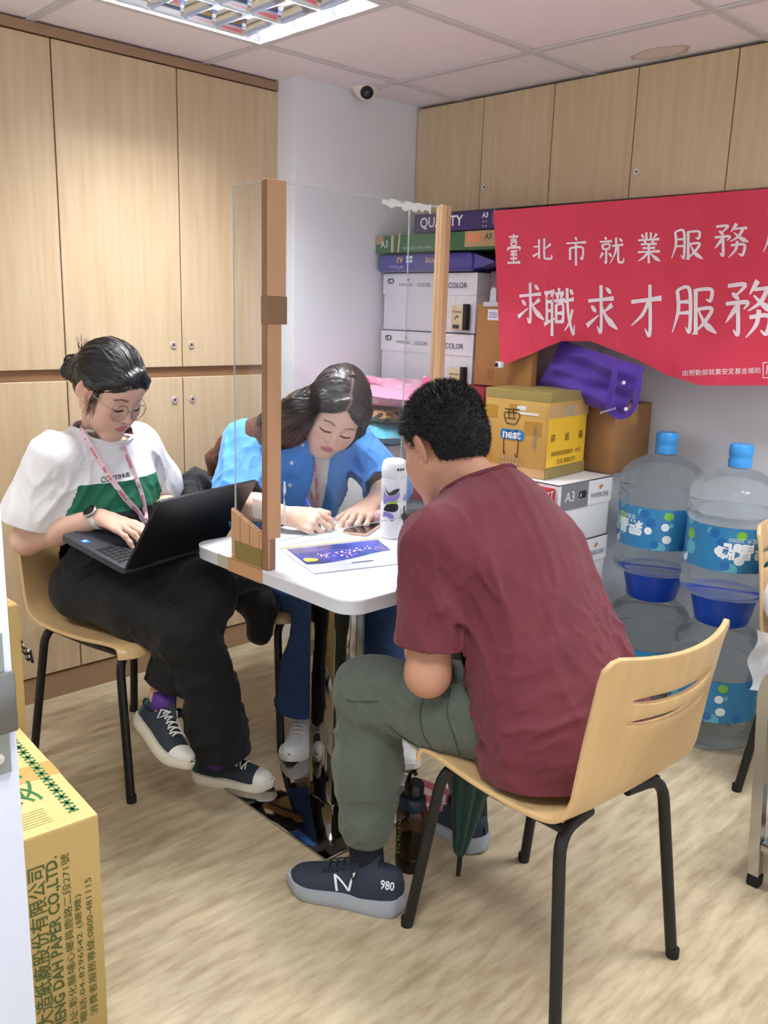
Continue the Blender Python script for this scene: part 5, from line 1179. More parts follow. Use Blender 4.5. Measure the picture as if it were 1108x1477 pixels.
# ================================================================== people
def bvh_of(o):
    me = o.data; Mw = wmat(o); return BVHTree.FromPolygons([Mw @ v.co for v in me.vertices], [tuple(p.vertices) for p in me.polygons])
def cast(bvh, px, py, off=.003):
    d = Vector(CM @ np.array([px-554, py-738.5, FPX])).normalized(); loc, nr, _, _ = bvh.ray_cast(Vector(CAM), d)
    return None if loc is None else loc-d*off
def snap(bvh, p, off=.002):
    loc, nr, _, _ = bvh.find_nearest(Vector(p)); return loc+nr*off
def ring_tube(name, cut_pt, o, r, m, parent, reach=.14):
    """rib collar: a tube along the open edge of a garment near cut_pt"""
    bm = bmesh.new(); bm.from_mesh(o.data); Mw = wmat(o); cp_ = Vector(cut_pt)
    be = [e for e in bm.edges if e.is_boundary and ((Mw @ e.verts[0].co)-cp_).length < reach]
    adj = {}
    for e in be:
        a, b_ = e.verts; adj.setdefault(a, []).append(b_); adj.setdefault(b_, []).append(a)
    best = []
    seen = set()
    for v in adj:
        if v in seen: continue
        lp = [v]; seen.add(v); cur = v
        while True:
            nx = [q for q in adj[cur] if q not in seen]
            if not nx: break
            cur = nx[0]; seen.add(cur); lp.append(cur)
        if len(lp) > len(best): best = lp
    pts = [Mw @ v.co for v in best]; bm.free()
    if len(pts) < 8: return None
    n = 48; q = [pts[int(i*len(pts)/n)] for i in range(n)]
    for _ in range(3): q = [(q[i-1]+q[i]*2+q[(i+1) % n])/4 for i in range(n)]
    return B().tube(q+[q[0], q[1]], r, 8, caps=False).build(name, m, parent, smooth=180, world=True)
def lc(c_): return np.array([lin(q) for q in c_])
HAIRB = mat('black_hair', C(20, 19, 20), .42, var=.35, vscale=5, vstretch=(40, 40, 6), spec=.6, bump=.12, bscale=5, bstretch=(70, 70, 9), col2=C(46, 44, 46))
STR = mat('hair_strand', C(30, 27, 28), .38, spec=.6)
def hair_cap(R, c_, prims, keep, m, parent, h=.003, wr=None, colf=None):
    V, Q = soft(prims, h, wr); k = np.array([keep(*v) for v in V]); ok = k[Q].all(1); Q = Q[ok]
    W_ = V @ R.T+c_
    o = link('hair', mesh_from(W_, Q, 'hair', colf(W_) if colf else None), m, parent, 180, world=True); return o, W_, Q

# ------------------------------------------------------------------ the man
man = thing('person', 'person in a maroon T-shirt and olive trousers sitting with the back turned', 'person', (-.95, 1.44, 0))
SKM = (186, 138, 112)
y0 = 1.44
nM = (.86, 0, .51)
Ls, Le, Lw = (-1.145, 1.262, .885), (-1.108, 1.208, .632), (-1.275, 1.375, .66)
Rs, Re, Rw = (-1.14, 1.615, .838), (-1.14, 1.685, .62), (-1.325, 1.56, .65)
hfM = frame((-1.290, 1.430, 1.048), (-.88, .10, -.46), (0, 0, 1))
limb = [cone((-.93, 1.37, .53), .10, (-.93, 1.51, .53), .10), cone((-.94, y0, .55), .145, (-1.10, y0, .84), .15, .03, (nM, .58)), cone((-1.10, y0, .84), .15, (-1.17, y0, .94), .06, .03, (nM, .6))]
for s_, e_, w_ in ((Ls, Le, Lw), (Rs, Re, Rw)):
    limb += [cone((-1.14, y0, .90), .06, s_, .05), cone(s_, .052, e_, .043, .02), cone(e_, .043, tuple(np.array(e_)*.6+np.array(w_)*.4), .042, .02), cone(tuple(np.array(e_)*.6+np.array(w_)*.4), .042, w_, .027, .02)]
LH, LK, LA = (-.94, 1.35, .535), (-1.340, 1.270, .497), (-1.312, 1.243, .10)
RH, RK, RA = (-.94, 1.53, .535), (-1.375, 1.59, .49), (-1.285, 1.583, .10)
for a, k_, n_ in ((LH, LK, LA), (RH, RK, RA)): limb += [cone(a, .075, k_, .052), cone(k_, .052, n_, .036)]
hands = hand(Lw, (-.72, .62, .05), (-.3, -.4, .85), True, [(.5, .6, .4)]*4)+hand(Rw, (-.7, -.6, .05), (-.3, .4, .85), False, [(.5, .6, .4)]*4)+[cone(tuple(np.array(Lw)*.7+np.array(Le)*.3), .034, Lw, .026), cone(tuple(np.array(Rw)*.7+np.array(Re)*.3), .034, Rw, .026)]
SKINM = skin_mat('skin_tan')
make_body(man, hfM, head_prims(True, .99), SKM, [(limb, .006), (hands, .0032)], SKINM, (-1.165, y0, .935), neck_r=.056, male=True, lips=(150, 92, 84))
R_, c_ = hfM
def keepm(x, y, z):
    if y > .05: return z > .055
    if y > .012: return z > -.012+.9*max(0, y-.03)
    if y > -.035: return z > .030-.9*max(0, (-.01-y))*1.2
    return z > -.052+.25*max(0, y+.08)
fz = lambda p: .0012*vnoise(p*180)
hp = [ell((0, -.016, .047), (.0815, .1015, .0915), k=.02), ell((0, -.046, -.008), (.066, .062, .06), k=.03), ell((0, .04, .06), (.060, .048, .047), k=.02)]
ho, HV, HQ = hair_cap(R_, c_, hp, keepm, mat('short_hair', C(17, 17, 19), .6, bump=.8, bscale=220), man, .0035, fz)
rs = random.Random(3); b = B(); cr_ = c_+R_ @ np.array((.012, -.06, .10))
used = np.unique(HQ); ctr = c_+R_ @ np.array((0, -.01, .04))
for _ in range(6500):
    p = HV[used[rs.randrange(len(used))]]; nr = unit(p-ctr); tang = np.array((rs.gauss(0, 1), rs.gauss(0, 1), rs.gauss(0, 1))); away = unit(p-cr_)
    zl = (R_.T @ (p-c_))[2]; L__ = (.011 if zl > .05 else .007)*(.7+.6*rs.random())
    d = unit(nr+.45*away+.28*tang); s1 = unit(np.cross(d, tang))*.0009; q = p+s1*rs.gauss(0, 2)
    b.add([q-s1, q+s1, q+np.cross(d, s1)*1.2, q+d*L__], [(0, 1, 3), (1, 2, 3), (2, 0, 3)])
o = b.build('hair_bristle', mat('bristle', C(22, 22, 25), .5), ho, smooth=0, normals=False, world=True); o['kind'] = 'stuff'
MAROON = mat('maroon_cotton', C(104, 42, 52), .9, var=.14, vscale=9, bump=.12, bscale=350, sheen=.08)
shp = chain([(-.905, y0, .46, .200), (-.93, y0, .56, .186), (-1.03, y0, .72, .172), (-1.105, y0, .84, .176), (-1.145, y0, .905, .13)], .04, (nM, .66))
shp += [cone((-1.135, 1.36, .925), .062, Ls, .070, .04), cone((-1.135, 1.50, .905), .060, Rs, .066, .04), cone((-1.14, y0, .92), .085, (-1.205, y0, 1.0), .060, .03), cone((-1.09, 1.33, .82), .075, (-.99, 1.345, .64), .085, .05), cone((-1.09, 1.56, .82), .075, (-.99, 1.54, .64), .085, .05)]
shp += [cone((-.93, 1.345, .50), .118, (-.99, 1.36, .62), .10, .05), cone((-.93, 1.535, .50), .118, (-.99, 1.52, .62), .10, .05)]
shp += [cone(Ls, .073, (-1.118, 1.222, .70), .068, .03), cone((-1.118, 1.222, .70), .067, (-1.114, 1.217, .688), .064, .02), cone(Rs, .072, (-1.142, 1.672, .70), .068, .03), cone((-1.142, 1.672, .70), .067, (-1.141, 1.676, .688), .064, .02)]
wrm = addf(folds((-.5, .12, .85), .0036, 11, 2.0, 3), near(folds((.3, .9, .3), .011, 20, 4, 9), (-.95, 1.33, .54), .13), near(folds((.6, -.1, -.8), .010, 20, 3, 5), (-1.08, 1.28, .78), .12), near(folds((-.4, .3, -.8), .009, 18, 3, 8), (-.93, 1.52, .62), .16), near(folds((.8, .3, .3), .008, 22, 4, 14), (-.90, 1.44, .52), .12))
shirt = cloth('t_shirt', shp, .005, MAROON, man, wrm, cuts=[((-.93, y0, .452), (.12, 0, -1), .36), ((-1.116, 1.219, .69), (.06, -.12, -1), .077), ((-1.142, 1.675, .69), (0, .2, -1), .077), ((-1.193, y0, .985), (-.55, 0, .83), .115)])
shirt['label'] = 'maroon cotton T-shirt'
ring_tube('collar', (-1.193, y0, .985), shirt, .0055, mat('maroon_rib', C(92, 36, 46), .85), shirt, .12)
OLV = mat('olive_twill', C(80, 89, 78), .75, var=.12, vscale=10, bump=.1, bscale=400, sheen=.2)
tr = [ell((-.93, y0, .515), (.125, .165, .080), k=.05)]
for a, k_, n_, yy in ((LH, LK, LA, -1), (RH, RK, RA, 1)):
    k_, n_ = np.array(k_), np.array(n_); m1 = np.array(a)*.5+k_*.5; sh1 = k_*.5+n_*.5
    tr += [cone((a[0], a[1]-.016*yy, a[2]-.008), .090, tuple(m1), .090, .04), cone(tuple(m1), .092, tuple(k_), .074, .03), cone(tuple(k_), .073, tuple(sh1+[0, 0, .02]), .072, .03), cone(tuple(sh1+[0, 0, .02]), .071, (n_[0], n_[1], .20), .060, .03), cone((n_[0], n_[1], .20), .058, (n_[0], n_[1], .12), .044, .02)]
wt = addf(folds((-1, 0, 0), .0035, 11, 4, 1), near(folds((.3, .9, -.3), .008, 18, 5, 2), (-1.33, 1.27, .47), .10), near(folds((.2, .9, .1), .006, 30, 9, 4), (-1.31, 1.24, .19), .07), near(folds((.9, .1, -.4), .007, 20, 5, 12), (-1.15, 1.28, .5), .10))
trs = cloth('trousers', tr, .005, OLV, man, wt, cuts=[((LA[0], LA[1], .150), (0, 0, -1), .12), ((RA[0], RA[1], .150), (0, 0, -1), .12)])
bv = bvh_of(trs); OLVD = mat('olive_seam', C(60, 68, 58), .75)
for pts in (((612, 1002), (606, 1030), (612, 1062), (632, 1092)), ((632, 1092), (650, 1096), (664, 1094)), ((664, 1094), (655, 1062), (645, 1030), (650, 992)), ((640, 1000), (650, 985), (660, 985)), ((500, 1010), (515, 1012), (545, 1012)), ((560, 1045), (590, 1070), (640, 1085))):
    Q_ = [cast(bv, *p, .001) for p in crom(pts, 5)]; Q_ = [q for q in Q_ if q is not None]
    if len(Q_) > 4: B().tube(Q_, .0016, 5).build('seam', OLVD, trs, world=True)
for n_ in (LA, RA):
    B().tube([(n_[0]+.043*math.cos(a), n_[1]+.043*math.sin(a), .158+.002*math.sin(9*a)) for a in [2*PI*k/40 for k in range(42)]], .010, 8, caps=False).build('cuff', OLV, trs, smooth=180, world=True)
NAVY = mat('navy_sock', C(16, 20, 30), .85, bump=.2, bscale=300)
for n_ in (LA, RA): B().tube([(n_[0], n_[1], .19), (n_[0], n_[1], .14), (n_[0]+.004, n_[1]+.002, .10), (n_[0]+.012, n_[1]+.004, .06)], [.040, .040, .040, .036], 20).build('sock', NAVY, man, smooth=180, world=True)
NB = dict(upper=mat('navy_mesh', C(40, 50, 66), .7, bump=.4, bscale=500, var=.2, vscale=30), sole=mat('foam_grey', C(158, 164, 172), .6, var=.08, vscale=20), lace=mat('dark_lace', C(36, 44, 54), .8), tongue=mat('navy_dark', C(32, 42, 52), .8))
so, sf = make_shoe(man, 'shoe', (-1.212, 1.268, 0), (-1.448, 1.135, 0), NB, 'runner', -1, label='navy running shoe with a white outlined emblem and grey sole', L_=.272)
WL = mat('logo_white', C(214, 218, 222), .5)
Lf = lambda e: (lambda u, v: sf(u, PI-v, e))   # left, outer side of a left shoe
strokes('emblem', [([(.139, .26), (.149, 1.02)], [.0056]*2), ([(.149, 1.0), (.112, .28)], [.0056]*2), ([(.112, .28), (.104, 1.0)], [.0056]*2)], lambda u, v: sf(u, PI-v*.95, .0025), WL, so, world=True, sharp=True)
letter('lettering', '980', WL, so, (0, 0, 0), (1, 0, 0), (0, 0, 1), width=.030, fn=lambda x, y: sf(.026-x, PI-(.62+y*22), .0025), bold=.02)
for o_ in (so.children[-1],): o_.matrix_parent_inverse = wmat(so).inverted()
make_shoe(man, 'shoe', (-1.235, 1.578, 0), (-1.49, 1.615, 0), NB, 'runner', 1, L_=.272)
B().tube([c_+R_ @ np.array(p) for p in ((-.05, -.052, -.115), (-.03, -.085, -.108), (0, -.095, -.102), (.035, -.085, -.108), (.055, -.05, -.115))], .0011, 6).build('necklace', mat('silver', C(200, 196, 188), .25, 1), man, world=True)

# ------------------------------------------------------------------ woman with the laptop
w1 = thing('person', 'person in a white and green T-shirt typing on a laptop with crossed legs', 'person', (-2.3, 1.16, 0))
SK1 = (212, 172, 152)
f1 = np.array((.96, .28, 0)); l1 = np.array((-.28, .96, 0))
Rs, Re, Rw = (-2.318, .990, .92), (-2.362, .918, .690), (-2.190, 1.052, .768)
Ls, Le, Lw = (-2.402, 1.285, .915), (-2.462, 1.405, .708), (-2.272, 1.292, .748)
hf1 = frame((-2.285, 1.140, 1.100), (.83, .20, -.50), (0, 0, 1), -.05)
limb = [cone((-2.33, 1.08, .53), .09, (-2.36, 1.22, .53), .09), cone((-2.335, 1.15, .55), .12, (-2.36, 1.14, .85), .125, .03, (f1, .62)), cone((-2.36, 1.14, .86), .10, (-2.355, 1.142, .94), .05, .03)]
for s_, e_, w_ in ((Rs, Re, Rw), (Ls, Le, Lw)):
    s_, e_, w_ = map(np.array, (s_, e_, w_)); md = e_*.6+w_*.4
    limb += [cone((-2.36, 1.14, .91), .05, s_, .042), cone(s_, .044, e_, .038, .02), cone(e_, .038, md, .038, .02), cone(md, .038, w_, .025, .02)]
RH, RK, RA = (-2.33, 1.07, .535), (-1.945, 1.165, .485), (-1.945, 1.278, .09)
LH, LK, LA = (-2.37, 1.235, .54), (-1.955, 1.24, .575), (-2.03, 1.135, .285)
for a, k_, n_ in ((LH, LK, LA), (RH, RK, RA)): limb += [cone(a, .07, k_, .05), cone(k_, .05, n_, .032)]
limb += [cone(LA, .031, (-2.0, 1.115, .245), .03)]
hands = hand(Rw, (.15, .085, -.03), (.15, -.1, 1), False, [(.28, .3, .15), (.25, .35, .2), (.28, .4, .2), (.3, .4, .2)], thumb=(.75, .6, -.25), s=.95)
hands += hand(Lw, (.15, -.015, -.02), (.2, 0, 1), True, [(.3, .35, .2), (.28, .4, .2), (.3, .4, .2), (.32, .4, .2)], thumb=(.75, .6, -.25), s=.95)
for e_, w_ in ((Re, Rw), (Le, Lw)): e_, w_ = np.array(e_), np.array(w_); hands.append(cone(e_*.35+w_*.65, .031, w_, .0235, .015))
SKIN1 = skin_mat('skin_fair')
bd1 = make_body(w1, hf1, head_prims(False, .98), SK1, [(limb, .006), (hands, .003)], SKIN1, (-2.352, 1.142, .945), neck_r=.046, lips=(188, 104, 104))
R_, c_ = hf1
def keep1(x, y, z):
    if y > .0: return z > .010+.80*max(0, y-.02)-(.2*abs(x+.012) if y > .03 else 0)-(.04 if x < -.05 else 0)
    if y > -.012: return z > .004
    return z > -.055
hp = [ell((0, -.018, .046), (.082, .102, .094), k=.02), ell((0, -.048, -.012), (.066, .064, .062), k=.03), ell((0, .0455, .052), (.0585, .0468, .0505), k=.02),
      ell((.0, -.128, -.018), (.040, .036, .042), k=.012), ell((.012, -.145, -.04), (.026, .024, .024), k=.01), ell((-.012, -.140, .006), (.026, .024, .024), k=.01)]
for P_ in ([(-.012, .072, .104, .008), (.028, .077, .087, .007), (.056, .058, .060, .007), (.073, .028, .032, .0075), (.078, -.005, .020, .008), (.07, -.04, .01, .010)], [(-.012, .072, .104, .008), (-.040, .075, .080, .007), (-.062, .055, .046, .007), (-.072, .034, .010, .006), (-.076, .012, -.015, .005)]): hp += chain(P_, .014)
bun = np.array((0, -.12, -.01))
gw = lambda p: .0016*vnoise(np.stack([p[:, 0]*9, np.arctan2(p[:, 2]-.02, p[:, 0])*26, p[:, 1]*9], 1))+.001*vnoise(p*60)
ho, HV, HQ = hair_cap(R_, c_, hp, keep1, HAIRB, w1, .003, gw)
bw_ = c_+R_ @ bun
loc = lambda p: R_.T @ (np.array(p)-c_)
strands('hair_strands', HV, HQ, lambda v: loc(v)[1] > -.02 and loc(v)[2] > .03, lambda p: tuple(bw_-np.array(p)), 420, 26, .009, .0007, STR, ho, 2)
b = B()
rs = random.Random(5)
for k in range(16):     # looped coils of the bun
    u_ = unit((rs.gauss(0, 1), rs.gauss(0, .5), rs.gauss(0, 1))); v_ = unit(np.cross(u_, (rs.gauss(0, 1), rs.gauss(0, 1), rs.gauss(0, 1)))); q0 = np.array((.003, -.135, -.02)); rr_ = .026+.014*rs.random()
    b.tube([c_+R_ @ (q0+(u_*math.cos(a)+v_*math.sin(a))*rr_*(1+.1*math.sin(3*a))) for a in [2*PI*i/14*.8 for i in range(15)]], [.0015]+[.0036]*13+[.001], 6)
for k in range(26):     # loose ends standing up from the bun, fringe wisps by the cheek
    p = np.array((rs.gauss(0, .012), -.125+rs.gauss(0, .01), .018)); d = unit((rs.gauss(0, .25), -.25+rs.gauss(0, .3), 1))
    b.tube([c_+R_ @ (p+d*t_+np.array((0, -.012*t_/.05, 0))) for t_ in (0, .015, .03, .042+.02*rs.random())], [.0012, .001, .0008, .0003], 4)
for k in range(16):
    x0_ = .072+rs.gauss(0, .002); y_ = .022+.018*rs.random(); L__ = .075+.03*rs.random()
    b.tube([c_+R_ @ np.array((x0_+.004*math.sin(3*t_), y_+.012*t_*math.sin(2+k), .03-L__*t_)) for t_ in (0, .25, .5, .75, 1)], [.0008, .0009, .0008, .0007, .0003], 4)
o = b.build('hair_wisps', STR, ho, smooth=180, world=True); o['kind'] = 'stuff'
# glasses
gm_ = mat('gold_wire', C(190, 176, 158), .25, 1); lensm = glassmat('lens', (.96, .97, .97, 1))
gl = None
for s_ in (-1, 1):
    cc_ = np.array((s_*.034, .099, -.008)); pts = [c_+R_ @ (cc_+np.array((.0255*math.cos(a), -.006*abs(math.cos(a))*(1 if s_*math.cos(a) > 0 else 0), .0245*math.sin(a)))) for a in [2*PI*k/32 for k in range(33)]]
    r0 = B().tube(pts, .0012, 6, caps=False).build('glasses' if gl is None else 'rim', gm_, w1 if gl is None else gl, world=True)
    if gl is None: gl = r0; gl['label'] = 'thin round wire glasses'
    B().tube([c_+R_ @ np.array(p) for p in ((s_*.059, .094, .0), (s_*.072, .075, .003), (s_*.080, .03, .006), (s_*.081, -.01, .008))], .0011, 6).build('temple_arm', gm_, gl, world=True)
    b = B(); b.bm.faces.new([b.bm.verts.new(p) for p in pts[:-1]]); b.build('lens', lensm, gl, smooth=0, world=True)
B().tube([c_+R_ @ np.array(p) for p in ((-.010, .101, -.004), (-.004, .105, .0), (.004, .105, .0), (.010, .101, -.004))], .0011, 6).build('bridge', gm_, gl, world=True)
# shirt: white yoke, green band, black below
WTEE = mat('white_cotton', C(226, 226, 228), .85, bump=.1, bscale=350); GTEE = mat('green_cotton', C(30, 104, 76), .85, bump=.1, bscale=350); KTEE = mat('black_cotton', C(20, 21, 24), .85, bump=.1, bscale=350)
sp = chain([(-2.315, 1.152, .545, .158), (-2.325, 1.15, .63, .155), (-2.342, 1.147, .73, .160), (-2.358, 1.143, .84, .165), (-2.36, 1.142, .90, .125)], .04, (f1, .64))
sp += [cone((-2.345, 1.085, .915), .046, Rs, .056, .04), cone((-2.375, 1.20, .91), .046, Ls, .056, .04), cone((-2.355, 1.142, .93), .066, (-2.335, 1.148, 1.02), .052, .03)]
Rm = (-2.352, .942, .775); Lm = (-2.44, 1.36, .79)
sp += [cone(Rs, .070, Rm, .082, .03), cone(Rm, .082, (-2.360, .932, .745), .086, .02), cone(Ls, .066, Lm, .072, .03), cone(Lm, .072, (-2.448, 1.376, .76), .072, .02)]
w1w = addf(folds((.1, .1, 1), .0032, 11, 3, 21), near(folds((.4, -.6, -.6), .009, 18, 3, 23), (-2.30, 1.02, .84), .11), near(folds((.1, -.3, -1), .008, 17, 3, 25), (-2.36, .95, .80), .10), near(folds((.2, .5, -.8), .008, 18, 3, 27), (-2.35, 1.28, .80), .10), near(folds((-.28, .96, .15), .009, 22, 4, 29), (-2.24, 1.17, .66), .13))
zg1, zg0 = float(at(160, 696, 0, -2.235)[2]), float(at(165, 738, 0, -2.235)[2])
def m1(p):
    d = abs((np.array(p)-np.array((-2.345, 1.147, 0)))[:2] @ l1[:2])
    for a_, b_ in ((Rs, Rm), (Ls, Lm)):
        a_, b_ = Vector(a_), Vector(b_); ab = (b_-a_); t_ = min(max((p-a_).dot(ab)/ab.length_squared, 0), 1.4)
        if d > .125 and (p-a_-ab*t_).length < .098: return 0
    return 0 if p.z > zg1 else (1 if p.z > zg0 else 2)
sh1 = cloth('t_shirt', sp, .005, [WTEE, GTEE, KTEE], w1, w1w, cuts=[((-2.31, 1.15, .555), (0, 0, -1), .3), ((-2.358, .933, .742), (-.2, -.25, -1), .125), ((-2.447, 1.375, .755), (-.15, .3, -1), .115), ((-2.340, 1.146, .982), (.34, .1, .93), .085)], splits=[((0, 0, zg1), (0, 0, 1)), ((0, 0, zg0), (0, 0, 1))], matfn=m1)
ring_tube('collar', (-2.340, 1.146, .982), sh1, .005, WTEE, sh1, .10)
bv = bvh_of(sh1)
pc_ = cast(bv, 168, 688); up_ = Vector((0, 0, 1)); lv = Vector(l1)
for s_, w_, dz in (('CONTINUE', .10, 0),):
    letter('lettering', s_, ink(34, 34, 38), sh1, (0, 0, 0), (1, 0, 0), (0, 0, 1), width=w_, bold=.02 if not dz else 0, fn=lambda x, y: snap(bv, pc_+lv*x+up_*(y+dz), .0015), cut=.012, world=True)
# lanyard
LANY = mat('lanyard_pink', C(226, 196, 206), .6); lany = None
def lanyard(bv, strandsets, parent, logo, w=.015):
    o0 = None
    for pts in strandsets:
        P = [cast(bv, *p, .005) for p in crom(pts, 5)]; P = [p for p in P if p is not None]
        d0 = Vector(CM[:, 2])*-1
        o_ = ribbon(P, w, tuple(d0), .0015).build('lanyard' if o0 is None else 'strap', LANY, parent if o0 is None else o0, smooth=50, world=True)
        if o0 is None: o0 = o_
        n = len(P)
        for k in range(2, n-2, 4):
            a, b_ = P[k], P[min(k+2, n-1)]; dr = (b_-a).normalized(); 
            letter('lettering', logo, ink(190, 50, 60), o0, tuple((a+b_)/2+d0*.0016), tuple(dr), tuple(d0.cross(dr)), width=min(.045, (b_-a).length*1.1), bold=.02, world=True, off=.0004)
    return o0
lo_ = lanyard(bv, [[(112, 612), (128, 640), (150, 675), (178, 715), (200, 740), (212, 762)], [(170, 622), (180, 650), (196, 690), (206, 722), (212, 762)]], w1, 'EduZone')
lo_['label'] = 'pale pink printed lanyard'
p = cast(bv, 213, 764, .006)
if p is not None: B().tube([p, p+Vector((.002, 0, -.03))], .004, 8).build('clip', NICKEL, lo_, world=True)
# trousers
BLK = mat('black_trouser', C(10, 11, 13), .85, bump=.12, bscale=250, sheen=.06)
tr = [ell((-2.34, 1.15, .52), (.12, .175, .09), k=.05)]
tr += [cone(RH, .095, (-2.12, 1.12, .52), .088, .04), cone((-2.12, 1.12, .52), .088, RK, .078, .03), cone(RK, .078, (-1.945, 1.235, .28), .080, .03), cone((-1.945, 1.235, .28), .080, (-1.945, 1.270, .09), .082, .02)]
tr += [cone(LH, .098, (-2.15, 1.245, .575), .088, .04), cone((-2.15, 1.245, .575), .088, LK, .074, .03), cone(LK, .074, (-1.995, 1.185, .42), .070, .03), cone((-1.995, 1.185, .42), .070, (-2.026, 1.143, .295), .068, .02)]
wt = addf(folds((1, .2, 0), .004, 10, 3, 41), near(folds((.1, .2, 1), .007, 16, 3, 43), (-1.95, 1.24, .25), .18), near(folds((.2, .9, -.2), .008, 18, 4, 44), (-1.98, 1.2, .5), .12))
cloth('trousers', tr, .0055, BLK, w1, wt, cuts=[((-1.945, 1.270, .100), (0, 0, -1), .115), ((-2.022, 1.148, .318), (-.22, -.28, -.93), .085)])
PURP = mat('purple_sock', C(84, 52, 128), .85)
B().tube([(-2.022, 1.135, .292), (-2.012, 1.128, .272), (-2.005, 1.12, .25)], [.034, .0345, .036], 18).build('sock', PURP, w1, smooth=180, world=True); B().tube([(-1.950, 1.274, .115), (-1.956, 1.270, .09), (-1.965, 1.265, .055)], [.034, .035, .036], 18).build('sock', PURP, w1, smooth=180, world=True)
CV = dict(upper=mat('slate_canvas', C(38, 46, 54), .8, bump=.3, bscale=500), sole=mat('cream_rubber', C(214, 208, 190), .6, var=.08, vscale=20), lace=mat('white_lace', C(214, 214, 210), .8), extra=mat('toe_rubber', C(206, 204, 196), .5), heel=mat('teal_patch', C(28, 84, 82), .5))
make_shoe(w1, 'shoe', (-2.075, 1.082, .205), (-1.868, 1.088, .148), CV, 'canvas', -1, (.35, .40, .80), 'dark canvas sneaker with a cream sole lifted off the floor', L_=.24)
make_shoe(w1, 'shoe', (-2.025, 1.228, 0), (-1.825, 1.352, 0), CV, 'canvas', 1, label='dark canvas sneaker with a cream sole flat on the floor', L_=.24)
# watch
e_, w_ = np.array(Re), np.array(Rw); dr = unit(w_-e_); p = w_-dr*.012; bvb = bvh_of(bd1)
camd = unit(CAM-p); nrm = unit(camd*.6+np.array((0, 0, .8))); nrm = unit(nrm-dr*(nrm@dr)); sd = np.cross(dr, nrm)
bp = [p+(nrm*math.cos(a)+sd*math.sin(a))*.0272 for a in [2*PI*k/32 for k in range(34)]]
wa = ribbon([tuple(q) for q in bp], .018, tuple(dr), .003) if False else B().tube(bp, .008, 8, caps=False, flat=.35)
wa = wa.build('watch', mat('watch_band', C(214, 212, 204), .5), w1, world=True); wa['label'] = 'round smart watch with a pale band'
Mw_ = Vector((0, 0, 1)).rotation_difference(Vector(nrm)).to_matrix()
B().lathe([(.0, -.002), (.0185, -.002), (.0195, .001), (.0195, .006), (.0175, .008)], 28, p+nrm*.0275, Mw_, cap=False).build('case', mat('watch_case', C(196, 190, 180), .3, .8), wa, world=True)
B().lathe([(.0175, .0075), (.017, .0085), (0, .0087)], 28, p+nrm*.0275, Mw_, cap=False).build('dial', mat('watch_dial', C(16, 16, 18), .1), wa, world=True)

# ------------------------------------------------------------------ woman in the blue shirt
w2 = thing('person', 'person in an open blue shirt with long hair writing at the table', 'person', (-2.22, 1.70, 0))
SK2 = (222, 182, 162)
n2 = np.array((.93, 0, -.36))
Rs, Re, Rw = (-2.155, 1.510, .935), (-2.055, 1.408, .790), (-1.850, 1.422, .786)
Ls, Le, Lw = (-2.09, 1.862, .925), (-1.965, 1.925, .790), (-1.812, 1.705, .790)
RT, TW = np.array((.69, .72, .03)), np.array((.70, -.68, .22))
hf2 = frame((-1.965, 1.688, 1.040), RT*.10+TW*.74+np.array((0, 0, -.66)), np.array((0, 0, 1))+RT*.36)
limb = [cone((-2.24, 1.63, .53), .09, (-2.24, 1.77, .53), .09), cone((-2.23, 1.70, .56), .12, (-2.13, 1.685, .85), .125, .03, (n2, .62)), cone((-2.13, 1.685, .86), .10, (-2.075, 1.683, .945), .05, .03)]
for s_, e_, w_ in ((Rs, Re, Rw), (Ls, Le, Lw)):
    s_, e_, w_ = map(np.array, (s_, e_, w_)); md = e_*.6+w_*.4
    limb += [cone((-2.11, 1.685, .92), .05, s_, .042), cone(s_, .044, e_, .037, .02), cone(e_, .037, md, .037, .02), cone(md, .037, w_, .025, .02)]
RH, RK, RA = (-2.22, 1.61, .53), (-1.835, 1.545, .515), (-2.02, 1.60, .10)
LH, LK, LA = (-2.22, 1.79, .53), (-1.76, 1.715, .515), (-1.80, 1.74, .10)
for a, k_, n_ in ((LH, LK, LA), (RH, RK, RA)): limb += [cone(a, .07, k_, .05), cone(k_, .05, n_, .034)]
hands = hand(Rw, (.80, .58, -.10), (.25, -.55, .8), False, [(.55, .75, .35), (.75, .95, .45), (.95, 1.1, .5), (1.05, 1.1, .5)], thumb=(.85, .45, -.2), tcurl=.25, s=.98)
hands += hand(Lw, (.32, -.88, -.16), (.1, 0, 1), True, [(.35, .4, .2), (.4, .55, .3), (.5, .7, .35), (.55, .7, .35)], thumb=(.7, .65, -.35), s=.98)
for e_, w_ in ((Re, Rw), (Le, Lw)): e_, w_ = np.array(e_), np.array(w_); hands.append(cone(e_*.35+w_*.65, .031, w_, .0235, .015))
bd2 = make_body(w2, hf2, head_prims(False, 1.0), SK2, [(limb, .006), (hands, .003)], SKIN1, (-2.08, 1.685, .945), neck_r=.046, lips=(196, 104, 106), blush=.1)
R_, c_ = hf2
loc2 = lambda p: R_.T @ (np.array(p, float)-c_)
def wl(p): return tuple(loc2(p))
hp = [ell((0, -.018, .046), (.086, .104, .096), k=.02), ell((0, -.045, -.012), (.072, .07, .07), k=.03), ell((0, .044, .056), (.0615, .050, .052), k=.02)]
hp += chain([(.010, .072, .108, .011), (.040, .078, .086, .013), (.064, .056, .048, .014), (.076, .030, .0, .013)], .014)+chain([(.010, .072, .108, .011), (-.030, .082, .090, .013), (-.058, .062, .056, .015), (-.075, .034, .005, .014)], .014)
for s_ in (-1, 1): hp += [cone((s_*.066, .030, .055), .024, (s_*.081, .018, -.02), .021, .02), cone((s_*.081, .018, -.02), .021, (s_*.080, -.004, -.10), .020, .02)]
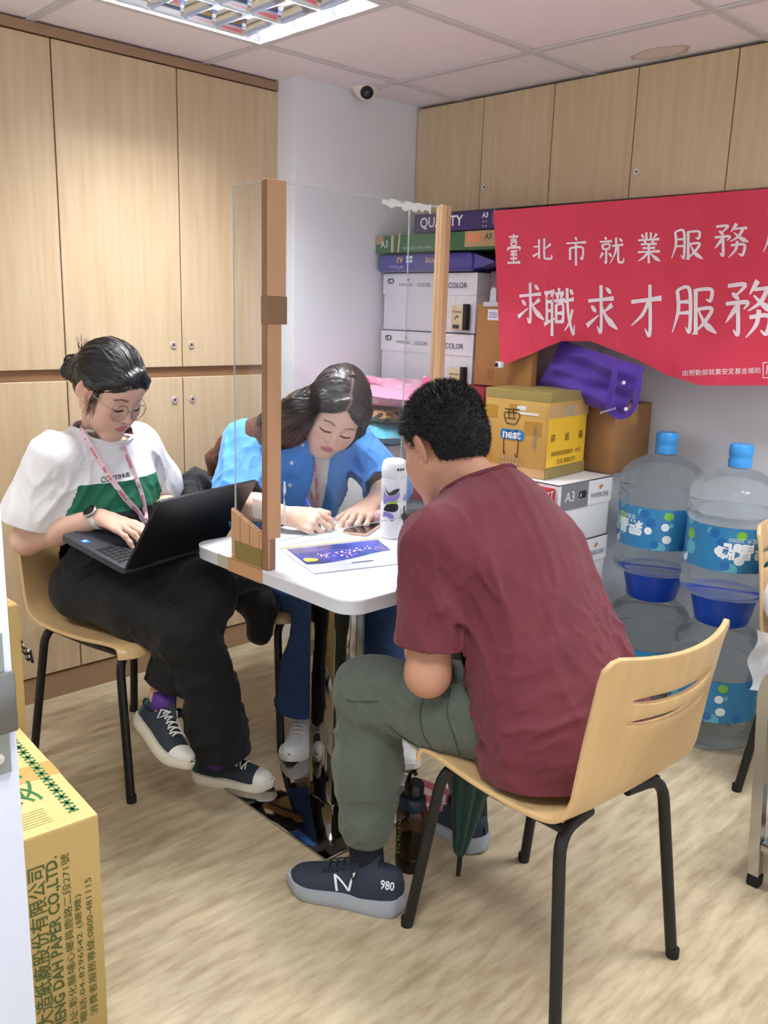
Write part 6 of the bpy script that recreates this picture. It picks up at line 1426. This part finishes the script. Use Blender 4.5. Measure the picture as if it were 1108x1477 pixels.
# long hair swept behind the right shoulder, shorter fall at the other side
A1 = [((-2.00, 1.62, 1.05), .075), ((-2.05, 1.575, 1.00), .070), ((-2.115, 1.53, .965), .058), ((-2.185, 1.485, .93), .046), ((-2.235, 1.455, .885), .030), ((-2.25, 1.445, .84), .012)]
for (a, ra), (b_, rb) in zip(A1, A1[1:]): hp.append(cone(wl(a), ra, wl(b_), rb, .03, (R_.T @ unit((.55, -.25, .8)), .62)))
A2 = [((-2.02, 1.73, 1.02), .06), ((-2.07, 1.78, .96), .05), ((-2.12, 1.82, .90), .03)]
for (a, ra), (b_, rb) in zip(A2, A2[1:]): hp.append(cone(wl(a), ra, wl(b_), rb, .03))
def keep2(x, y, z):
    if abs(x) < .070 and y > .02: return z > .084-.75*abs(x-.008)
    return True
def col2(Wp):
    d = np.linalg.norm(Wp-c_, axis=1); t_ = np.clip((d-.10)/.16, 0, 1)[:, None]; q = lc((24, 21, 22))*(1-t_)+lc((92, 52, 36))*t_; l = (Wp-c_) @ R_; pt = np.exp(-((l[:, 0]-.010)/.0028)**2)*(l[:, 2] > .07)*(l[:, 1] > -.05); return q*(1-.6*pt[:, None])+lc((190, 150, 132))*.6*pt[:, None]
H2 = mat('long_hair', C(24, 21, 22), .44, attr='Col', var=.3, vscale=5, vstretch=(50, 50, 8), spec=.6, bump=.12, bscale=5, bstretch=(80, 80, 10))
def gw2(p):
    W_ = p @ R_.T+c_; t_ = W_ @ np.array((.3, -.6, .6)); a = W_ @ unit((.8, .6, 0)); b_ = W_ @ unit((-.3, .4, .87)); return .0013*vnoise(np.stack([a*110, b_*110, t_*5], 1))
ho, HV, HQ = hair_cap(R_, c_, hp, keep2, H2, w2, .0035, gw2, col2)
def flow2(p):
    l = loc2(p); tgt = np.array((-2.26, 1.44, .86)) if (l[0] < .01) else np.array((-2.10, 1.84, .86))
    if l[1] > .0 and l[2] > -.10: d = R_ @ unit((math.copysign(1, l[0])*(.9 if l[2] > .09 else .25), -.35, -1.0 if l[2] < .12 else -.2)); return tuple(d)
    return tuple(unit(tgt-np.array(p)))
strands('hair_strands', HV, HQ, lambda v: loc2(v)[2] > .02, flow2, 520, 42, .0095, .0007, mat('strand_brown', C(36, 26, 24), .5, spec=.4), ho, 8)
# white tee under the open blue shirt
tee = chain([(-2.235, 1.70, .55, .138), (-2.205, 1.695, .68, .138), (-2.15, 1.687, .80, .150), (-2.105, 1.684, .885, .135)], .04, (n2, .70))+[cone((-2.11, 1.60, .90), .05, (-2.11, 1.77, .90), .05, .03), cone((-2.10, 1.684, .92), .068, (-2.06, 1.684, .985), .05, .02)]
t2 = cloth('undershirt', tee, .006, mat('grey_white_cotton', C(214, 210, 206), .85, bump=.1, bscale=350), w2, folds((0, 0, 1), .003, 14, 4, 51), cuts=[((-2.24, 1.70, .54), (0, 0, -1), .25), ((-2.068, 1.684, .972), (.55, 0, .83), .11)])
BLUE = mat('blue_shirting', C(72, 142, 222), .75, var=.08, vscale=8, bump=.08, bscale=300, sheen=.15)
bs = chain([(-2.245, 1.70, .44, .165), (-2.235, 1.70, .56, .152), (-2.205, 1.695, .68, .152), (-2.15, 1.687, .80, .168), (-2.105, 1.684, .89, .15)], .04, (n2, .76))
bs += [cone((-2.12, 1.61, .93), .055, Rs, .062, .04), cone((-2.095, 1.76, .925), .055, Ls, .062, .04), cone((-2.10, 1.684, .93), .082, (-2.065, 1.684, 1.0), .062, .02)]
bs += [cone(Rs, .068, Re, .072, .03), cone(Re, .070, (-1.96, 1.40, .782), .066, .02), cone(Ls, .066, Le, .070, .03), cone(Le, .068, (-1.87, 1.80, .785), .064, .02)]
bs += [cone((-1.965, 1.678, .965), .050, (-1.985, 1.678, .84), .042, .012, neg=True), cone((-1.985, 1.678, .84), .042, (-2.03, 1.680, .66), .070, .012, neg=True), cone((-2.03, 1.680, .66), .070, (-2.05, 1.68, .40), .10, .012, neg=True)]
w2w = addf(folds((.2, .1, 1), .0036, 11, 3, 61), near(folds((.6, -.6, -.5), .010, 18, 3, 63), (-2.10, 1.45, .87), .13), near(folds((.5, .4, -.7), .010, 18, 3, 64), (-2.02, 1.88, .85), .13), near(folds((.1, .9, -.4), .008, 22, 4, 66), (-2.02, 1.41, .80), .09))
sh2 = cloth('shirt', bs, .005, BLUE, w2, w2w, cuts=[((-2.245, 1.70, .47), (0, 0, -1), .28), ((-2.000, 1.402, .784), (1, 0, -.05), .10), ((-1.912, 1.853, .786), (.65, -.75, -.02), .10), ((-2.075, 1.684, .985), (.35, 0, .93), .12)], thick=.004)
sh2['label'] = 'open blue button shirt'
for sgn in (-1, 1):       # collar leaves
    o_ = B().grid(lambda u, v: (-2.085+.075*u-.012*v+.02*u*v, 1.684+sgn*(.058+.012*v+.004*u-.03*u*u), .985-.022*u-.036*v*(.6+.6*u)), 8, 4).build('collar', BLUE, sh2, smooth=180, world=True); md = o_.modifiers.new('t', 'SOLIDIFY'); md.thickness = .003
bv = bvh_of(sh2)
for px, py in ((437, 642), (421, 668), (418, 700)):
    q = cast(bv, px, py, .001)
    if q is not None and q.x > -2.3: B().lathe([(0, 0), (.0055, 0), (.0055, .002), (.003, .0026), (0, .002)], 12, q, Vector((0, 0, 1)).rotation_difference(Vector(TW)).to_matrix(), cap=False).build('button', mat('button', C(200, 214, 230), .3), sh2, world=True)
bvt = bvh_of(t2)
lo_ = lanyard(bvt, [[(438, 655), (441, 685), (448, 712), (455, 730)], [(452, 655), (456, 685), (458, 712), (458, 730)]], w2, 'EduZone', .013); lo_['label'] = 'pale pink printed lanyard'
strokes('print', [], lambda u, v: (0, 0, 0), ink(40, 36, 36), t2) if False else None
JEAN = mat('denim', C(40, 66, 112), .8, var=.2, vscale=14, bump=.15, bscale=300)
tr = [ell((-2.24, 1.70, .52), (.12, .165, .088), k=.05)]
tr += [cone(RH, .092, RK, .070, .04), cone(RK, .070, (-1.95, 1.575, .28), .064, .03), cone((-1.95, 1.575, .28), .064, (-2.0, 1.595, .10), .085, .03)]
tr += [cone(LH, .092, LK, .070, .04), cone(LK, .070, (-1.78, 1.73, .28), .066, .03), cone((-1.78, 1.73, .28), .066, (-1.80, 1.74, .08), .088, .03)]
cloth('jeans', tr, .0055, JEAN, w2, addf(folds((1, 0, 0), .003, 11, 4, 71), near(folds((0, .2, 1), .005, 18, 4, 72), (-1.95, 1.58, .25), .15)), cuts=[((-1.995, 1.592, .135), (-.2, .1, -1), .13), ((-1.80, 1.74, .10), (0, 0, -1), .13)])
WV = dict(upper=mat('white_canvas', C(206, 206, 208), .8, bump=.3, bscale=500), sole=mat('white_rubber', C(214, 212, 208), .55), lace=CV['lace'], extra=mat('white_toe', C(216, 216, 214), .5))
make_shoe(w2, 'shoe', (-2.055, 1.66, .0), (-1.915, 1.495, 0), WV, 'canvas', 1, label='white canvas sneaker under the table', L_=.24)
make_shoe(w2, 'shoe', (-1.86, 1.78, 0), (-1.64, 1.74, 0), WV, 'canvas', -1, label='white canvas sneaker behind the pedestal', L_=.24)

# ================================================================== things the people use
# laptop on the lap
Hn = Vector((-1.978, 1.005, .668)); lv = Vector((-.24, .97, 0)).normalized(); bk = Vector((-.945, -.234, .21)).normalized(); upl = lv.cross(bk)*-1
upl = upl if upl.z > 0 else -upl
t = thing('laptop', 'dark open laptop resting on the lap of the person in white and green', 'laptop', tuple(Hn+lv*.18+bk*.12))
ML = Matrix(((lv.x, bk.x, upl.x, Hn.x), (lv.y, bk.y, upl.y, Hn.y), (lv.z, bk.z, upl.z, Hn.z), (0, 0, 0, 1)))     # x along the hinge, y towards her, z up
dk = mat('laptop_deck', C(66, 70, 78), .4, .3); dkb = mat('laptop_black', C(20, 21, 24), .4)
LW, LD = .358, .242
b = B().prism(rrect(0, 0, LW, LD, .010), lambda x, y: ML @ Vector((x, y, 0)), lambda x, y: ML @ Vector((x, y, .016))); b.build('base', dk, t, world=True)
B().box((.012, .03, .0155), (LW-.012, .125, .0166), ML).build('keyboard_bed', mat('key_bed', C(46, 49, 55), .5), t, smooth=0, world=True)
b = B()
for r in range(6):
    n_ = 17; 
    for k in range(n_):
        if r == 5 and 5 <= k <= 9: continue
        x0_ = .015+k*(LW-.03)/n_; y0_ = .033+r*.0152; b.box((x0_+.001, y0_+.001, .0166), (x0_+(LW-.03)/n_-.0012, y0_+(.0085 if r == 0 else .0135), .0184), ML)
o = b.build('keys', mat('key_black', C(30, 32, 36), .45), t, smooth=0, world=True); o['kind'] = 'stuff'
B().box((.125, .145, .0158), (.235, .225, .0164), ML).build('touchpad', mat('pad', C(58, 62, 70), .3), t, smooth=0, world=True)
B().box((.016, .168, .0158), (.034, .186, .0166), ML).build('sticker', ink(30, 130, 220), t, smooth=0, world=True); B().box((.018, .176, .0166), (.03, .181, .0169), ML).build('sticker', ink(200, 226, 245), t, smooth=0, world=True)
ld = Vector((.125, .03, .195)).normalized(); ln_ = lv.cross(ld); ln_ = ln_ if ln_.x > 0 else -ln_
h0 = Hn+upl*.014; M2 = Matrix(((lv.x, ld.x, ln_.x, h0.x), (lv.y, ld.y, ln_.y, h0.y), (lv.z, ld.z, ln_.z, h0.z), (0, 0, 0, 1)))
lid_ = B().prism(rrect(0, .004, LW, .236, .008), lambda x, y: M2 @ Vector((x, y, 0)), lambda x, y: M2 @ Vector((x, y, .007))).build('lid', dkb, t, world=True)
B().box((.006, .016, -.0012), (LW-.006, .228, 0), M2).build('screen', mat('lcd', C(120, 136, 150), .2), lid_, smooth=0, world=True)
for x0_ in (.03, LW-.09): B().tube([M2 @ Vector((x0_, 0, .002)), M2 @ Vector((x0_+.06, 0, .002))], .006, 10).build('hinge', dkb, t, world=True)
# pen
tip = Vector(tp(465, 768, TZ+.004)); dv = Vector(CM @ np.array([433-554, 704-738.5, FPX])); best = min((Vector(CAM)+dv*(k/4000) for k in range(1, 12000)), key=lambda q: abs((q-tip).length-.15)+(0 if q.z > .8 and q.x < tip.x+.02 else .5))
pn = thing('pen', 'dark blue pen in the writing hand', 'pen', tuple(tip)); dv = (best-tip).normalized()
B().tube([tip, tip+dv*.012, tip+dv*.03, tip+dv*.118], [.0008, .0026, .0048, .0048], 12).build('barrel', mat('pen_blue', C(34, 40, 110), .35), pn, world=True)
B().tube([tip+dv*.118, tip+dv*.145, tip+dv*.15], [.0052, .005, .003], 12).build('cap', mat('pen_cap', C(40, 60, 170), .35), pn, world=True)
# black jacket over the back of her chair
t = thing('jacket', 'black jacket hung over the chair of the person in the blue shirt', 'jacket', (-2.40, 1.50, .45))
BLJ = mat('jacket_black', C(16, 17, 20), .75, bump=.3, bscale=120, sheen=.2)
jp = [cone((-2.455, 1.50, .77), .035, (-2.455, 1.90, .77), .035, .03), cone((-2.47, 1.52, .75), .045, (-2.48, 1.54, .52), .05, .04, ((1, 0, 0), .6)), cone((-2.47, 1.88, .75), .045, (-2.48, 1.86, .52), .05, .04, ((1, 0, 0), .6)), cone((-2.47, 1.70, .74), .08, (-2.48, 1.70, .52), .10, .05, ((1, 0, 0), .4)),
      cone((-2.43, 1.475, .73), .04, (-2.36, 1.455, .56), .05, .04), cone((-2.36, 1.455, .56), .055, (-2.20, 1.44, .50), .05, .04), cone((-2.20, 1.44, .50), .05, (-2.03, 1.462, .475), .045, .04), cone((-2.03, 1.462, .475), .045, (-2.02, 1.455, .40), .035, .03)]
cloth('jacket_body', jp, .006, BLJ, t, folds((.2, .1, -1), .007, 14, 4, 81), thick=0)
# brown bottle with a navy lid on the floor, folded green umbrella, pink packet
c_ = (-1.317, 1.402, 0)
t = thing('sports_bottle', 'smoky brown drinking bottle with a navy lid on the floor', 'bottle', c_)
sm_ = glassmat('smoky', (.42, .34, .26, 1)); 
B().lathe([(0, .0), (.034, .0), (.038, .006), (.038, .035), (.036, .04), (.038, .045), (.038, .15), (.034, .163), (.030, .168)], 32, cap=False).build('flask', sm_, t)
B().lathe([(0, .002), (.034, .002), (.036, .03), (.0355, .075), (0, .075)], 28, cap=False).build('drink', mat('cold_tea', C(58, 44, 30), .2), t)
B().lathe([(.031, .160), (.033, .163), (.033, .188), (.030, .194), (.024, .197), (0, .197)], 28, cap=False).build('lid', mat('navy_lid', C(24, 38, 58), .4), t)
B().lathe([(.020, .197), (.024, .2), (.024, .224), (.019, .230), (0, .230)], 20, (.0, .004, 0), cap=False).build('spout_cover', mat('black_lid', C(20, 20, 26), .35), t)
B().tube(crom([(-.018, 0, .226), (-.012, 0, .246), (.0, 0, .258), (.008, 0, .25)], 5), .005, 8).build('carry_loop', MATS['black_lid'], t)
f = cyl(.0386, math.atan2(-c_[1], -c_[0])-.9, 0)
strokes('print', [([(-.006+.004*(k % 3), .05+.011*k), (.006-.003*(k % 2), .056+.011*k)], [.006, .003]) for k in range(9)], f, ink(86, 130, 50), t)
t = thing('umbrella', 'folded dark green umbrella standing under the plywood chair', 'umbrella', (-1.212, 1.462, 0))
GRU = mat('umbrella_green', C(14, 60, 52), .6, var=.25, vscale=6, vstretch=(30, 30, 1), sheen=.2)
def umb(u, v):
    a = 2*PI*u; r = .012+.036*min(1, v*1.25)**.8; r *= 1+.22*math.cos(8*a+2.2*v); z = .062+.335*v; return (r*math.cos(a)+.05*v, r*math.sin(a)*.8-.012*v, z)
B().grid(umb, 64, 18, closeu=True).build('canopy', GRU, t, smooth=180)
B().tube([(0, 0, .002), (.002, 0, .03), (.004, 0, .07)], [.005, .0065, .0065], 12).build('ferrule', mat('ferrule_black', C(24, 24, 26), .5), t)
B().tube([(.004, 0, .06), (.052, -.012, .40)], .005, 8).build('shaft', MATS['ferrule_black'], t)
t = thing('gift_packet', 'small pink patterned packet on the floor behind the brown bottle', 'packet', (-1.40, 1.565, 0), .2)
B().box((-.05, -.016, .001), (.05, .016, .12)).bevel(.005).build('packet', speckle('pink_packet', C(206, 96, 120), [(C(236, 214, 220), 1.0, .3)], 50), t)
B().box((-.05, -.0175, .10), (.05, .0175, .118)).build('fold', ink(226, 190, 200), t, smooth=0)
# pink pouch beside the tumbler
c_ = tp(546, 757, TZ); t = thing('coin_pouch', 'small pale pink fluffy pouch between the phone and the tumbler', 'pouch', (c_[0], c_[1], TZ+.021), .5)
pillow_mesh(.075, .05, .042, 12, n=14, wr=.003).build('pouch', mat('pink_plush', C(222, 186, 190), .9, bump=.6, bscale=120, var=.2, vscale=40), t, smooth=60)
B().tube([(-.03, -.002, .012), (0, -.004, .02), (.03, -.002, .012)], .0022, 6).build('zip', mat('zip_gold', C(190, 160, 110), .3, .8), t)
